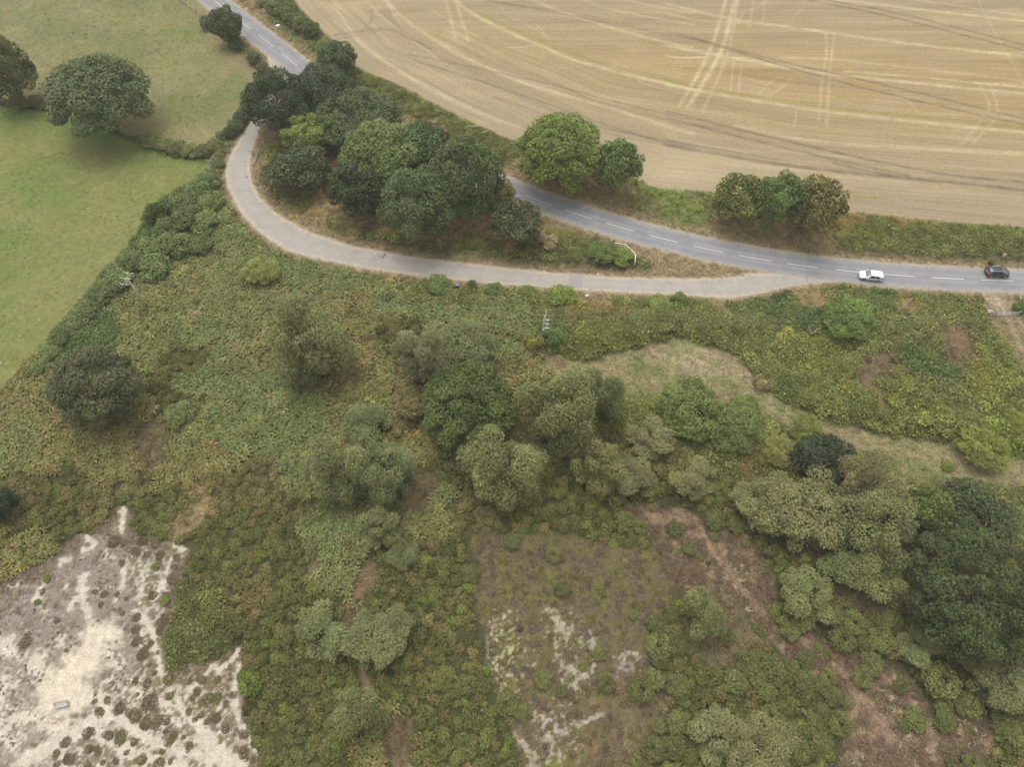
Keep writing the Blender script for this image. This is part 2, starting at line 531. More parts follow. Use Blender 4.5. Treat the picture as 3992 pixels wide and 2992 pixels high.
# harvest and wheel marks in the stubble: traced lines (width m, kind)
PALE = [(R2, '0,30 120,210 250,330 450,470 700,600 950,720 1150,780', .9, .7), (R2, '320,0 450,130 620,240 800,350 960,420 1150,500 1400,580 1700,660 2000,760 2212,820', 1.1, .8),
        (R2, '750,0 850,80 1000,160 1150,230 1300,290 1450,360 1700,430 1900,480 2212,550', 1.2, 1.0), (R2, '1230,0 1400,70 1550,120 1750,180 2000,250 2212,290', .9, .8),
        (R2, '1500,-20 1700,60 2212,150', .8, .6), (R2, '0,120 200,300 400,430 640,560 900,690 1180,800', .7, .5), (R2, '200,0 330,130 520,270 640,360', .7, .6), (R2, '1700,-20 2212,80', .8, .6),
        (R2, '690,0 720,100 750,230', .8, .7), (R2, '760,20 800,150 830,250', .8, .7), (R2, '330,0 350,60 420,140', .6, .5), (R2, '1000,430 1300,520 1600,600 2212,740', .6, .5),
        (R2, '600,60 760,150 940,250', .35, .7), (R2, '1070,290 1160,292 1270,275', .35, .7), (R2, '1240,140 1290,190 1330,245', .35, .5), (R2, '1880,500 2000,540 2150,585', .35, .7), (R2, '1020,20 1060,90 1180,140 1340,240', .35, .4),
        (R3, '0,525 400,600 900,680 1400,740 2212,820', 1.1, 1.0), (R3, '0,280 200,320 500,370 800,430 1200,480 2212,580', 1.3, 1.0), (R3, '0,20 300,100 700,160 1000,200 1500,270 2212,345', 1.1, .9),
        (R3, '0,80 200,130 500,140', .9, .6), (R3, '700,350 1100,370 1700,440 2212,500', .8, .6), (R3, '1000,-10 1500,50 2212,130', 1.0, .9), (R3, '1500,-10 2212,95', .8, .7), (R3, '1100,440 1500,470 2212,540', .8, .8),
        (R3, '430,780 900,880 1500,920 2212,950', 1.2, .55), (R3, '0,345 120,360 260,350', .7, .8),
        (R3, '370,-20 330,120 280,280 200,450 80,650', .9, .9), (R3, '440,-20 390,120 360,280 240,490 130,660', 1.1, 1.0), (R3, '440,0 420,90 410,200 360,380 300,520 220,690', .7, .6),
        (R3, '410,0 385,150 330,330 215,530', .6, .8), (R3, '415,380 400,470 395,560', .5, .6), (R3, '470,380 450,470 445,560', .5, .6),
        (R3, '985,200 990,350 960,480 940,750', .7, .6), (R3, '1040,200 1020,350 1005,480 990,780', .7, .6), (R3, '540,0 520,90 510,170', .6, .5), (R3, '620,0 560,50 480,60 440,140', .6, .5),
        (R3, '600,0 605,60 590,150', .5, .4), (R3, '1940,530 1990,620 2000,680', .6, .6), (R3, '2000,520 2040,620 2050,690', .6, .6), (R3, '2030,740 1940,840 1890,890', .6, .5), (R3, '1950,740 1870,850 1820,900', .6, .5),
        (R3, '1450,600 1520,650 1560,700', .35, .6), (R3, '1930,0 2030,200 2120,350 2212,520', .4, .5), (R3, '560,590 660,490 740,460', .6, .4), (R3, '620,600 740,520 770,480', .6, .4), (R3, '800,690 800,740 780,780', .3, .6),
        (R3, '0,830 200,900 400,930 900,950 1400,1020 2212,1060', 1.0, .35), (R3, '1400,1030 1800,1090 2212,1140', .5, .5), (R3, '0,1000 600,1030 1200,1110 2212,1230', 1.2, .3), (R3, '780,110 850,45', .3, .6), (R3, '640,490 780,560', .3, .2)]
DARK = [(R3, '880,0 1300,80 1700,180 2212,310', .45, .9), (R3, '1000,0 1400,70 1800,170 2212,275', .45, .8), (R3, '0,190 400,310 800,430 1200,540 1700,660 2212,770', .45, .9), (R3, '150,230 700,380 1200,490 1700,610 2212,735', .45, .8),
        (R3, '0,690 400,790 900,910 1300,1000 1700,1080 2212,1130', .5, .9), (R3, '0,730 500,860 1000,980 1500,1090', .5, .8), (R3, '0,900 400,970 900,1050 1400,1095 1800,1130 2212,1180', .7, 1.0), (R3, '0,870 400,940 700,990', .4, .6),
        (R3, '1040,1010 1200,1050 1500,1110 1700,1130', .6, .8), (R3, '1800,1090 2212,1145', .4, .6),
        (R2, '950,0 1300,60 1700,140 2212,240', .45, .7), (R2, '1000,15 1500,75 1900,165 2212,215', .4, .4), (R2, '450,330 1000,440 1300,510 1700,620 2212,740', .45, .6), (R2, '500,370 1100,560 1700,780 2212,930', .4, .7),
        (R2, '0,215 120,200 300,165 430,210 600,300', .5, .7), (R2, '20,240 200,205 300,180', .4, .6), (R2, '1000,600 1400,740 1800,850 2212,920', .4, .5), (R2, '230,60 245,110 180,190', .5, .5), (R2, '1300,700 1700,800 2212,900', .4, .5)]
GREENS = [(R2, '380,30 450,110', .8, .7), (R2, '790,20 900,90 1100,170 1300,260', 1.2, .8), (R2, '0,60 0,61', .1, 0), (R2, '640,210 800,300 900,350', 1.0, .4), (R2, '1350,290 1700,400 2212,530', 1.2, .5),
          (R3, '0,500 200,560 500,590 900,650 1300,700 2212,790', 1.5, .8), (R3, '1060,600 1130,605', .9, .9), (R3, '1080,1195 1350,1230', .9, .9), (R3, '1600,1250 1740,1270', 1.2, .5), (R2, '2040,390 2070,410', 1.2, .5),
          (R2, '150,360 400,520 800,720 1100,870', .5, .5), (R3, '0,410 10,412', 1.0, .6), (R3, '1290,1165 1320,1170', .8, .6), (R3, '1640,820 1690,830', .7, .5), (R3, '-900,340 -700,400', .8, .3)]


def blend_lines(q, c, lines, colour, mod=None):
    for f, s, w, k in lines:
        l = smooth(W(s, f), 2)
        lo, hi = l.min(0) - 3, l.max(0) + 3
        m = (q[:, 0] > lo[0]) & (q[:, 0] < hi[0]) & (q[:, 1] > lo[1]) & (q[:, 1] < hi[1])
        if not m.any():
            continue
        d = dist_line(q[m], l)
        n = fbm(q[m, 0] / 3, q[m, 1] / 3, 3, 31)
        f_ = .92 * k * np.exp(-(d / (w * .52)) ** 2) * np.clip(.75 + n * .8, .15, 1.1)
        c[m] = mixc(c[m], colour, np.clip(f_, 0, 1))
    return c


SANDPATCH = W('75,1520 95,1455 150,1440 165,1390 205,1352 250,1345 262,1375 230,1400 215,1440 192,1470 185,1530 160,1560 100,1560')
SANDPATHS = [('295,1320 330,1360 335,1400 345,1440 350,1470 385,1520 430,1570 500,1640', 1.0), ('285,1490 330,1510 390,1530 430,1575', .8), ('250,1545 300,1590 350,1610 450,1640 520,1662', 1.3),
             ('370,1210 350,1270 330,1300', .7), ('470,1430 420,1480 400,1510', .6), ('515,1440 505,1500 515,1560 560,1630', .7), ('190,1330 170,1270 185,1240', 1.6), ('180,1190 205,1180 190,1160', 1.3),
             ('262,1215 270,1260 250,1300', 1.0), ('300,1215 310,1250 300,1300', .9), ('130,1215 150,1205', 1.2), ('75,1300 95,1260', 1.2), ('268,1100 262,1130 262,1150', 1.2), ('380,1180 400,1190', 1.3),
             ('0,1400 20,1390 25,1380', 1.4), ('240,1540 150,1590 60,1640', 2.5), ('180,1570 300,1640 400,1658', 1.5), ('150,1315 165,1290', 1.4), ('435,1590 480,1640 520,1650', 2.2), ('520,1400 500,1430 470,1450', .7)]
HPATHS = [('1175,1320 1200,1322', .8), ('1200,1400 1205,1440 1240,1450 1280,1465 1285,1400 1275,1360', .5), ('1180,1500 1230,1490 1260,1460', .5), ('1150,1540 1190,1560', .6),
          ('1200,1340 1230,1370', 1.0), ('1180,1590 1230,1580 1260,1560 1300,1545', .7), ('1110,1590 1140,1620 1150,1658', .8), ('1340,1440 1350,1410 1390,1420', .6), ('1190,1600 1210,1640', 1.3)]
DPATHS = [('1500,1120 1540,1190 1590,1260 1640,1310 1690,1370 1760,1400 1830,1460 1860,1510 1830,1570', .8), ('1830,1460 1870,1440 1930,1400', .5), ('1870,1430 1940,1490 2000,1560 2020,1640', .6), ('1440,1275 1500,1272 1560,1290', .9),
          ('1690,1400 1660,1420', 1.0), ('1740,1560 1790,1600', 1.4), ('1400,1115 1490,1130 1460,1100', 1.2), ('1860,1510 1930,1600', 1.2)]
SOILPATHS = [('868,785 855,830 858,890 850,930', .55), ('905,1040 895,1075 880,1095', .9), ('800,1225 790,1260 755,1310', .7), ('785,1450 795,1490', .7), ('1040,722 1100,735 1180,765 1215,790', .6), ('1855,845 1890,860 1890,900', .8), ('2050,720 2068,760', 1.8)]


def ground_colour(q, z):
    x, y = q[:, 0], q[:, 1]
    idx, col = cover(q)
    kind = TK[idx]
    n1 = fbm(x / 2.2, y / 2.2, 4, 41)
    n2 = fbm(x / .8, y / .8, 3, 51)
    n3 = fbm(x / 9, y / 9, 3, 61)
    # soil and litter under scrub
    litter = lin((74, 70, 46))
    isd = (kind == 'd') | (kind == 't')
    c = np.where(isd[:, None], col, .35 * col + .65 * litter)
    dryc, grn, brn = lin((160, 142, 106)), lin((118, 120, 74)), lin((126, 106, 84))
    w = isd.astype(float)
    c = mixc(c, grn, w * sstep(.05, .5, n1 + n3 * .5) * .55)
    c = mixc(c, brn, w * sstep(.05, .5, -n1 + .3 * n2) * .5)
    # verges
    v = sstep(3.2, .6, z['way'] + n1 * 1.2) * sstep(-.8, .2, z['way'])
    c = mixc(c, lin((156, 138, 104)), v * .8)
    c = mixc(c, lin((120, 122, 76)), v * sstep(.1, .45, n1) * .6)
    c = mixc(c, lin((132, 112, 86)), v * sstep(.15, .5, -n1) * .5)
    c = mixc(c, lin((178, 162, 136)), sstep(.75, .1, z['way'] + n2 * .35))
    # grass clearing
    m = sstep(.9, -.7, z['meadow'] + n1 * 1.3)
    cm = mixc(np.tile(lin((150, 145, 102)), (len(q), 1)), lin((126, 130, 80)), sstep(-.1, .4, n1 * .6 + n3))
    cm = mixc(cm, lin((166, 148, 116)), sstep(.0, .45, -n3 + n1 * .5) * .8)
    l = smooth(W('1200,790 1300,800 1400,830 1500,845 1600,880 1700,912 1800,940 1900,968 2000,985 2212,1010'), 2)
    cm = mixc(cm, lin((160, 144, 108)), np.exp(-(dist_line(q, l) / 1.3) ** 2) * .7)
    sp = GV(1495, 790)
    cm = mixc(cm, lin((190, 172, 148)), np.exp(-((q - sp) ** 2).sum(1) / 16) * sstep(-.1, .3, n2) * .9)
    c = mixc(c, cm, m)
    # farm track by the gate
    m = sstep(.6, -.4, z['track'] + n1)
    ct = mixc(np.tile(lin((146, 132, 98)), (len(q), 1)), lin((114, 114, 74)), sstep(0, .4, n1))
    c = mixc(c, ct, m)
    for s in ('2130,640 2160,665 2180,690 2200,740 2240,800', '2180,650 2200,690 2212,720 2260,780'):
        c = mixc(c, lin((178, 160, 134)), m * np.exp(-(dist_line(q, smooth(W(s), 1)) / .45) ** 2) * np.clip(.8 + n1, 0, 1))
    c = mixc(c, lin((186, 168, 144)), np.exp(-((q - GV(2150, 652)) ** 2).sum(1) / 5.) * .9)
    for s, wd in SOILPATHS:
        f = np.exp(-(dist_line(q, smooth(W(s), 1)) / wd) ** 2)
        c = mixc(c, lin((136, 112, 84)), f * .9)
    # heather heath with lichen and sand showing
    m = sstep(.4, -.4, z['heather'] + n1)
    ch = np.tile(lin((110, 99, 70)), (len(q), 1))
    ch = mixc(ch, lin((106, 92, 78)), sstep(0, .4, n1 + n3))
    ch = mixc(ch, lin((112, 108, 60)), sstep(.05, .4, fbm(x / 3.1, y / 3.1, 3, 71)))
    ch = mixc(ch, lin((128, 100, 66)), sstep(.1, .45, fbm(x / 2.3, y / 2.3, 3, 81)) * .8 * sstep(22, 6, y))
    ch = mixc(ch, lin((152, 138, 130)), sstep(.25, .5, n2 - .3 * n1) * .5 * sstep(20, 10, y))
    for s, wd in HPATHS:
        f = np.exp(-(dist_line(q, smooth(W(s), 1)) / (wd * .9)) ** 2)
        ch = mixc(ch, lin((192, 184, 162)), np.clip(sstep(.86, 1.1, f * 1.1 + n2 * .9 + .3 * n1 + .4 * fbm(x / .45, y / .45, 2, 511)) * (f > .3), 0, 1) * .6)
    for p_, r_, tone in (((1075, 1400), 4.0, (186, 184, 142)), ((1065, 1450), 3.0, (182, 178, 142)), ((1080, 1350), 1.6, (176, 172, 136)), ((1215, 1360), 2.2, (176, 170, 138)), ((1230, 1460), 2.2, (176, 164, 152)), ((1260, 1400), 1.8, (170, 160, 146)), ((1190, 1560), 2.6, (176, 162, 150)), ((1230, 1600), 1.8, (166, 152, 140)), ((1150, 1640), 2.0, (172, 164, 140)), ((1350, 1440), 1.8, (160, 146, 138))):
        f = np.exp(-((q - GV(*p_)) ** 2).sum(1) / r_ ** 2)
        ch = mixc(ch, lin(tone), sstep(.0, .25, fbm(x / .7, y / .7, 3, 501) - .20 + .34 * f) * (f > .12) * .75)
    c = mixc(c, ch, m)
    # dry heath
    m = sstep(.4, -.4, z['dry'] + n1)
    cd = np.tile(lin((122, 102, 82)), (len(q), 1))
    cd = mixc(cd, lin((108, 91, 76)), sstep(0, .4, n1 + .4 * n2))
    cd = mixc(cd, lin((154, 130, 100)), sstep(.1, .45, -n1 + .3 * n3))
    cd = mixc(cd, lin((112, 110, 66)), sstep(.15, .5, fbm(x / 3, y / 3, 3, 91)) * .6)
    lich = np.maximum.reduce([np.exp(-((q - GV(*p)) ** 2).sum(1) / r) for p, r in (((1590, 1240), 14.), ((1930, 1520), 18.), ((1980, 1600), 14.), ((1620, 1320), 3.), ((1850, 1650), 8.))])
    cd = mixc(cd, lin((190, 178, 146)), sstep(.05, .35, n2) * lich * .9)
    for s, wd in DPATHS:
        f = np.exp(-(dist_line(q, smooth(W(s), 1)) / (wd * .6)) ** 2) * np.clip(.8 + n1, 0, 1)
        cd = mixc(cd, lin((172, 146, 118)), f * .85)
    c = mixc(c, cd, m)
    # sand
    m = sstep(.2, -.2, z['sand'] + n1 * .8)
    cs = np.tile(lin((208, 196, 178)), (len(q), 1))
    n4 = fbm(x / 2.8, y / 2.8, 5, 101)
    n5 = fbm(x / .55, y / .55, 2, 401)
    up_ = sstep(10, 20, y)
    cs = mixc(cs, lin((164, 150, 136)), sstep(-.15, .12, n4 + .4 * n5))
    cs = mixc(cs, lin((142, 130, 118)), sstep(-.16, .02, n4 + .10 + .18 * up_ + .25 * n5 - .2 * sstep(-40, -60, x) * (1 - up_)) * .9 * (.45 + .55 * up_))
    cs = mixc(cs, lin((116, 102, 82)), sstep(.10, .26, n2 * .6 + n1 * .5 + .2 * n5) * .8)
    br_ = sdf(q, smooth(W('362,1426 400,1440 470,1414 516,1402 524,1430 505,1470 470,1520 430,1560 395,1530 362,1480'), 1, True))
    brn_ = sstep(.5, -.5, br_ + n1 * 1.5)
    cs = mixc(cs, mixc(np.tile(lin((126, 112, 80)), (len(q), 1)), lin((112, 104, 62)), sstep(0, .3, n4)), brn_ * sstep(-.5, .0, n2 + .2) * .9)
    mat_ = sstep(.6, -.6, sdf(q, smooth(W('285,1165 330,1160 388,1180 384,1300 350,1400 356,1440 400,1440 520,1400 530,1560 565,1720 110,1720 150,1610 230,1570 292,1545 215,1500 232,1470 290,1478 300,1400 288,1300 275,1220'), 1, True)) + n1 * 1.5)
    rid = np.abs(fbm(x / 3.4, y / 3.4, 3, 601)) + .12 * n5
    rid2 = np.abs(fbm(x / 1.9, y / 1.9, 2, 611)) + .1 * n5
    net = sstep(.055, .12, rid) * sstep(.02, .08, rid2)
    cs = mixc(cs, mixc(np.tile(lin((124, 109, 86)), (len(q), 1)), lin((118, 110, 72)), sstep(-.1, .3, n1)), mat_ * net * .82)
    cs = mixc(cs, lin((214, 203, 186)), mat_ * (1 - net) * .5)
    for cxy, rr in () and (((300, 1380), 3.0), ((300, 1250), 2.4), ((205, 1140), 2.6), ((325, 1170), 2.4), ((150, 1620), 3.5), ((240, 1600), 3.0), ((300, 1545), 3.0), ((340, 1560), 3.2), ((380, 1630), 2.2), ((550, 1530), 2.6), ((535, 1640), 2.2), ((25, 1430), 3.5), ((60, 1390), 3.0), ((235, 1645), 3.), ((180, 1600), 2.6)):
        f = sstep(1.2, .5, np.sqrt(((q - GV(*cxy)) ** 2).sum(1)) / rr + n1 * .9 + n2 * .4)
        cs = mixc(cs, lin((132, 118, 92)), f * .55)
    cs = cs * (1 + (.16 * n5 + .12 * n2) * (.4 + .6 * up_))[:, None]
    cs = mixc(cs, lin((104, 92, 78)), sstep(.28, .5, n5) * .4)
    cs = mixc(cs, lin((222, 214, 200)), sstep(.3, .5, -n5) * .35)
    fr_ = sstep(-3.6, -.4, z['sand'] + n1 * 3.0 + n5)
    cs = mixc(cs, mixc(np.tile(lin((122, 106, 84)), (len(q), 1)), lin((112, 106, 70)), sstep(0, .3, n2)), fr_ * .75)
    f = sstep(1.4, -.9, sdf(q, smooth(SANDPATCH, 2, True)) + n1 * 2.4 + n5 * .8)
    cs = mixc(cs, lin((218, 205, 182)), f * .94)
    for s, wd in SANDPATHS:
        d = dist_line(q, smooth(W(s), 2))
        cs = mixc(cs, lin((206, 196, 178)), sstep(.2, -.12, d - wd * (.3 + .12 * (y < 14)) + n2 * .55 + n5 * .3 + n1 * .3) * .92)
    c = mixc(c, cs, m)
    # pastures
    for k, a, b in (('pu', (138, 133, 90), (119, 123, 76)), ('pl', (117, 129, 68), (132, 132, 78))):
        m = sstep(.4, -.4, z[k] + n1 * .6)
        cp = mixc(np.tile(lin(a), (len(q), 1)), lin(b), sstep(-.3, .4, fbm(x / 16, y / 16, 4, 111) + .35 * n1))
        cp = mixc(cp, lin((152, 140, 100)), sstep(.15, .6, fbm(x / 4, y / 4, 4, 121)) * .7)
        cp = mixc(cp, lin((108, 126, 62)), sstep(.15, .6, fbm(x / 5, y / 5, 4, 131)) * .6)
        if k == 'pl':
            dd = dist_line(q, smooth(W('0,228 100,240 250,292 330,322 440,345'), 1))
            cp = mixc(cp, lin((104, 128, 62)), np.exp(-(dd / 5) ** 2) * .65)
            dd = dist_line(q, W('120,640 260,500 330,440'))
            cp = mixc(cp, lin((148, 140, 92)), np.exp(-(dd / 9) ** 2) * .35)
        else:
            dd = dist_line(q, smooth(W('455,32 492,78 525,125 560,150'), 1))
            cp = mixc(cp, lin((142, 126, 92)), np.exp(-(dd / 3.5) ** 2) * .7)
            dd = dist_line(q, W('420,300 330,290 290,240'))
            cp = mixc(cp, lin((150, 138, 96)), np.exp(-(dd / 5) ** 2) * .5)
        c = mixc(c, cp, m)
    # stubble
    m = sstep(.3, -.3, z['field'] + n1 * .4)
    e = sstep(0, 48, -z['field'])
    cf = np.tile(lin((167, 152, 122)), (len(q), 1))
    cf = mixc(cf, lin((173, 149, 105)), e)
    cf = mixc(cf, lin((182, 162, 124)), sstep(0, .5, fbm(x / 14, y / 5, 4, 141)) * .6)
    cf = mixc(cf, lin((166, 146, 114)), sstep(0, .5, fbm(x / 12, y / 6, 4, 151)) * .6)
    inf = m > 0
    if inf.any():
        qi, ci = q[inf], cf[inf]
        ci = blend_lines(qi, ci, GREENS, lin((150, 146, 76)))
        ci = blend_lines(qi, ci, PALE, lin((204, 187, 148)))
        ci = blend_lines(qi, ci, [(a_, b_, c_ * 1.45, d_) for a_, b_, c_, d_ in DARK], lin((120, 106, 90)))
        sp = GV(1450, 375)
        ci = mixc(ci, lin((204, 186, 150)), np.exp(-(((qi - sp) * [1 / 14, 1 / 6]) ** 2).sum(1)) * .6)
        cf[inf] = ci
    c = mixc(c, cf, m)
    return c / KEXP


def ground_mat(name, rows=False):
    m, nt, b = new_mat(name)
    L = nt.links
    b.inputs['Roughness'].default_value = .95
    b.inputs['Specular IOR Level'].default_value = .15
    a = nt.nodes.new('ShaderNodeAttribute')
    a.attribute_name = 'lc'
    geo = nt.nodes.new('ShaderNodeNewGeometry')
    src = geo.outputs['Position']
    val = None
    spec_ = [(1.1, .10), (5.0, .16)] if rows else [(1.1, .22), (4.0, .30), (.35, .12)]
    for sc, amp in spec_:
        n = nt.nodes.new('ShaderNodeTexNoise')
        n.inputs['Scale'].default_value = sc
        n.inputs['Detail'].default_value = 4
        n.inputs['Roughness'].default_value = .6
        L.new(src, n.inputs['Vector'])
        r = nt.nodes.new('ShaderNodeMapRange')
        r.inputs['From Min'].default_value = .25
        r.inputs['From Max'].default_value = .75
        r.inputs['To Min'].default_value = 1 - amp
        r.inputs['To Max'].default_value = 1 + amp
        L.new(n.outputs['Fac'], r.inputs['Value'])
        if val is None:
            val = r.outputs[0]
        else:
            mm = nt.nodes.new('ShaderNodeMath')
            mm.operation = 'MULTIPLY'
            L.new(val, mm.inputs[0])
            L.new(r.outputs[0], mm.inputs[1])
            val = mm.outputs[0]
    if rows:
        ra = nt.nodes.new('ShaderNodeAttribute')
        ra.attribute_name = 'row'
        for fr, amp, st in ((2.6, .13, .04), (.5, .12, .012), (.16, .10, .004)):
            mp = nt.nodes.new('ShaderNodeMapping')
            mp.inputs['Scale'].default_value = (fr, st, 1)
            L.new(ra.outputs['Vector'], mp.inputs['Vector'])
            n = nt.nodes.new('ShaderNodeTexNoise')
            n.inputs['Scale'].default_value = 1
            n.inputs['Detail'].default_value = 3
            L.new(mp.outputs[0], n.inputs['Vector'])
            r = nt.nodes.new('ShaderNodeMapRange')
            r.inputs['From Min'].default_value = .3
            r.inputs['From Max'].default_value = .7
            r.inputs['To Min'].default_value = 1 - amp
            r.inputs['To Max'].default_value = 1 + amp * .8
            L.new(n.outputs['Fac'], r.inputs['Value'])
            mm = nt.nodes.new('ShaderNodeMath')
            mm.operation = 'MULTIPLY'
            L.new(val, mm.inputs[0])
            L.new(r.outputs[0], mm.inputs[1])
            val = mm.outputs[0]
    v = nt.nodes.new('ShaderNodeVectorMath')
    v.operation = 'SCALE'
    L.new(a.outputs['Color'], v.inputs[0])
    L.new(val, v.inputs['Scale'])
    # hue drift
    n = nt.nodes.new('ShaderNodeTexNoise')
    n.inputs['Scale'].default_value = 2.2
    n.inputs['Detail'].default_value = 3
    L.new(src, n.inputs['Vector'])
    r = nt.nodes.new('ShaderNodeMapRange')
    r.inputs['From Min'].default_value = .3
    r.inputs['From Max'].default_value = .7
    r.inputs['To Min'].default_value = .478
    r.inputs['To Max'].default_value = .518
    L.new(n.outputs['Fac'], r.inputs['Value'])
    h = nt.nodes.new('ShaderNodeHueSaturation')
    L.new(r.outputs[0], h.inputs['Hue'])
    L.new(v.outputs[0], h.inputs['Color'])
    L.new(h.outputs[0], b.inputs['Base Color'])
    n = nt.nodes.new('ShaderNodeTexNoise')
    n.inputs['Scale'].default_value = 3.0
    n.inputs['Detail'].default_value = 6
    L.new(src, n.inputs['Vector'])
    bp = nt.nodes.new('ShaderNodeBump')
    bp.inputs['Strength'].default_value = .5
    bp.inputs['Distance'].default_value = .12
    L.new(n.outputs['Fac'], bp.inputs['Height'])
    L.new(bp.outputs[0], b.inputs['Normal'])
    return m


M_LAND = ground_mat('soil_and_grass')
M_STUB = ground_mat('cereal_stubble', True)

# ------------------------------------------------------------------ the land
GX0, GX1, GY0, GY1, YS = -150.0, 150.0, -16.0, 200.0, 44.0


def grid(x0, x1, y0, y1, st):
    xs = np.arange(x0, x1 + st / 2, st)
    ys = np.arange(y0, y1 + st / 2, st)
    X, Y = np.meshgrid(xs, ys)
    q = np.stack([X.ravel(), Y.ravel()], 1)
    nx, ny = len(xs), len(ys)
    i = np.arange(nx * ny).reshape(ny, nx)
    f = np.stack([i[:-1, :-1].ravel(), i[:-1, 1:].ravel(), i[1:, 1:].ravel(), i[1:, :-1].ravel()], 1)
    return q, f


def emit(name, q, zz, col, f, mat, row=None, **props):
    used, inv = np.unique(f, return_inverse=True)
    f = inv.reshape(f.shape)
    me = mesh(name, np.c_[q[used], zz[used]], f, mat, col=col[used], smooth_=True)
    if row is not None:
        at = me.attributes.new('row', 'FLOAT_VECTOR', 'POINT')
        at.data.foreach_set('vector', row[used].astype(np.float32).ravel())
    return obj(name, me, kind='structure', **props)


def build_land():
    parts = {}
    for tag, (x0, x1, y0, y1, st) in (('near', (-80, 84, GY0, YS, .25)), ('nl', (GX0, -80, GY0, YS, 1.0)), ('nr', (84, GX1, GY0, YS, 1.0)), ('far', (GX0, GX1, YS, GY1, .5))):
        q, f = grid(x0, x1, y0, y1, st)
        z = zones(q)
        hh = height(q, z)
        c = ground_colour(q, z)
        zone = np.full(len(q), 0)
        zone[z['sand'] < 0] = 1
        zone[z['meadow'] < 0] = 2
        zone[z['pu'] < 0] = 3
        zone[z['pl'] < 0] = 4
        zone[z['field'] < 0] = 5
        fz = zone[f[:, 0]]
        for k in range(6):
            if k == 5:
                continue
            ff = f[fz == k]
            if len(ff):
                parts.setdefault(k, []).append((q, hh, c, ff))
        if tag == 'far':
            # stubble on a finer grid, same 0.5 m cells split in four
            ff = f[fz == 5]
            cellkey = q[ff[:, 0]]
            off = np.array([(0, 0), (.25, 0), (.5, 0), (0, .25), (.25, .25), (.5, .25), (0, .5), (.25, .5), (.5, .5)])
            allq = (cellkey[:, None, :] + off[None]).reshape(-1, 2)
            key = np.round(allq * 4).astype(np.int64)
            kk = key[:, 0] * 100000 + key[:, 1]
            u, first, inv = np.unique(kk, return_index=True, return_inverse=True)
            inv = inv.ravel()
            qq = allq[first]
            b = inv.reshape(-1, 9)
            fq = np.concatenate([b[:, [0, 1, 4, 3]], b[:, [1, 2, 5, 4]], b[:, [3, 4, 7, 6]], b[:, [4, 5, 8, 7]]])
            zf = zones(qq)
            cf = ground_colour(qq, zf)
            row = np.c_[-zf['field'], qq[:, 0], np.zeros(len(qq))]
            emit('stubble_field', qq, height(qq, zf), cf, fq, M_STUB, row)
    names = {0: 'ground', 1: 'sand', 2: 'grass_clearing', 3: 'upper_pasture', 4: 'lower_pasture'}
    for k, lst in parts.items():
        qs, hs_, cs, fs, n = [], [], [], [], 0
        for q, hh, c, ff in lst:
            used, inv = np.unique(ff, return_inverse=True)
            qs.append(q[used]); hs_.append(hh[used]); cs.append(c[used]); fs.append(inv.reshape(ff.shape) + n)
            n += len(used)
        emit(names[k], np.vstack(qs), np.concatenate(hs_), np.vstack(cs), np.vstack(fs), M_LAND)


build_land()
# land out to the horizon, a hand's breadth lower, far outside the frame
fx = [-2500, GX0, GX1, 2500]
fy = [-2500, GY0, GY1, 2500]
vv, ff = [], []
for j in range(3):
    for i in range(3):
        if i == 1 and j == 1:
            continue
        n = len(vv)
        vv += [(fx[i], fy[j], -.04), (fx[i + 1], fy[j], -.04), (fx[i + 1], fy[j + 1], -.04), (fx[i], fy[j + 1], -.04)]
        ff.append((n, n + 1, n + 2, n + 3))
me = mesh('distant_ground', vv, ff, M_LAND, col=np.tile(alb((130, 128, 84)), (len(vv), 1)))
obj('distant_ground', me, kind='structure')


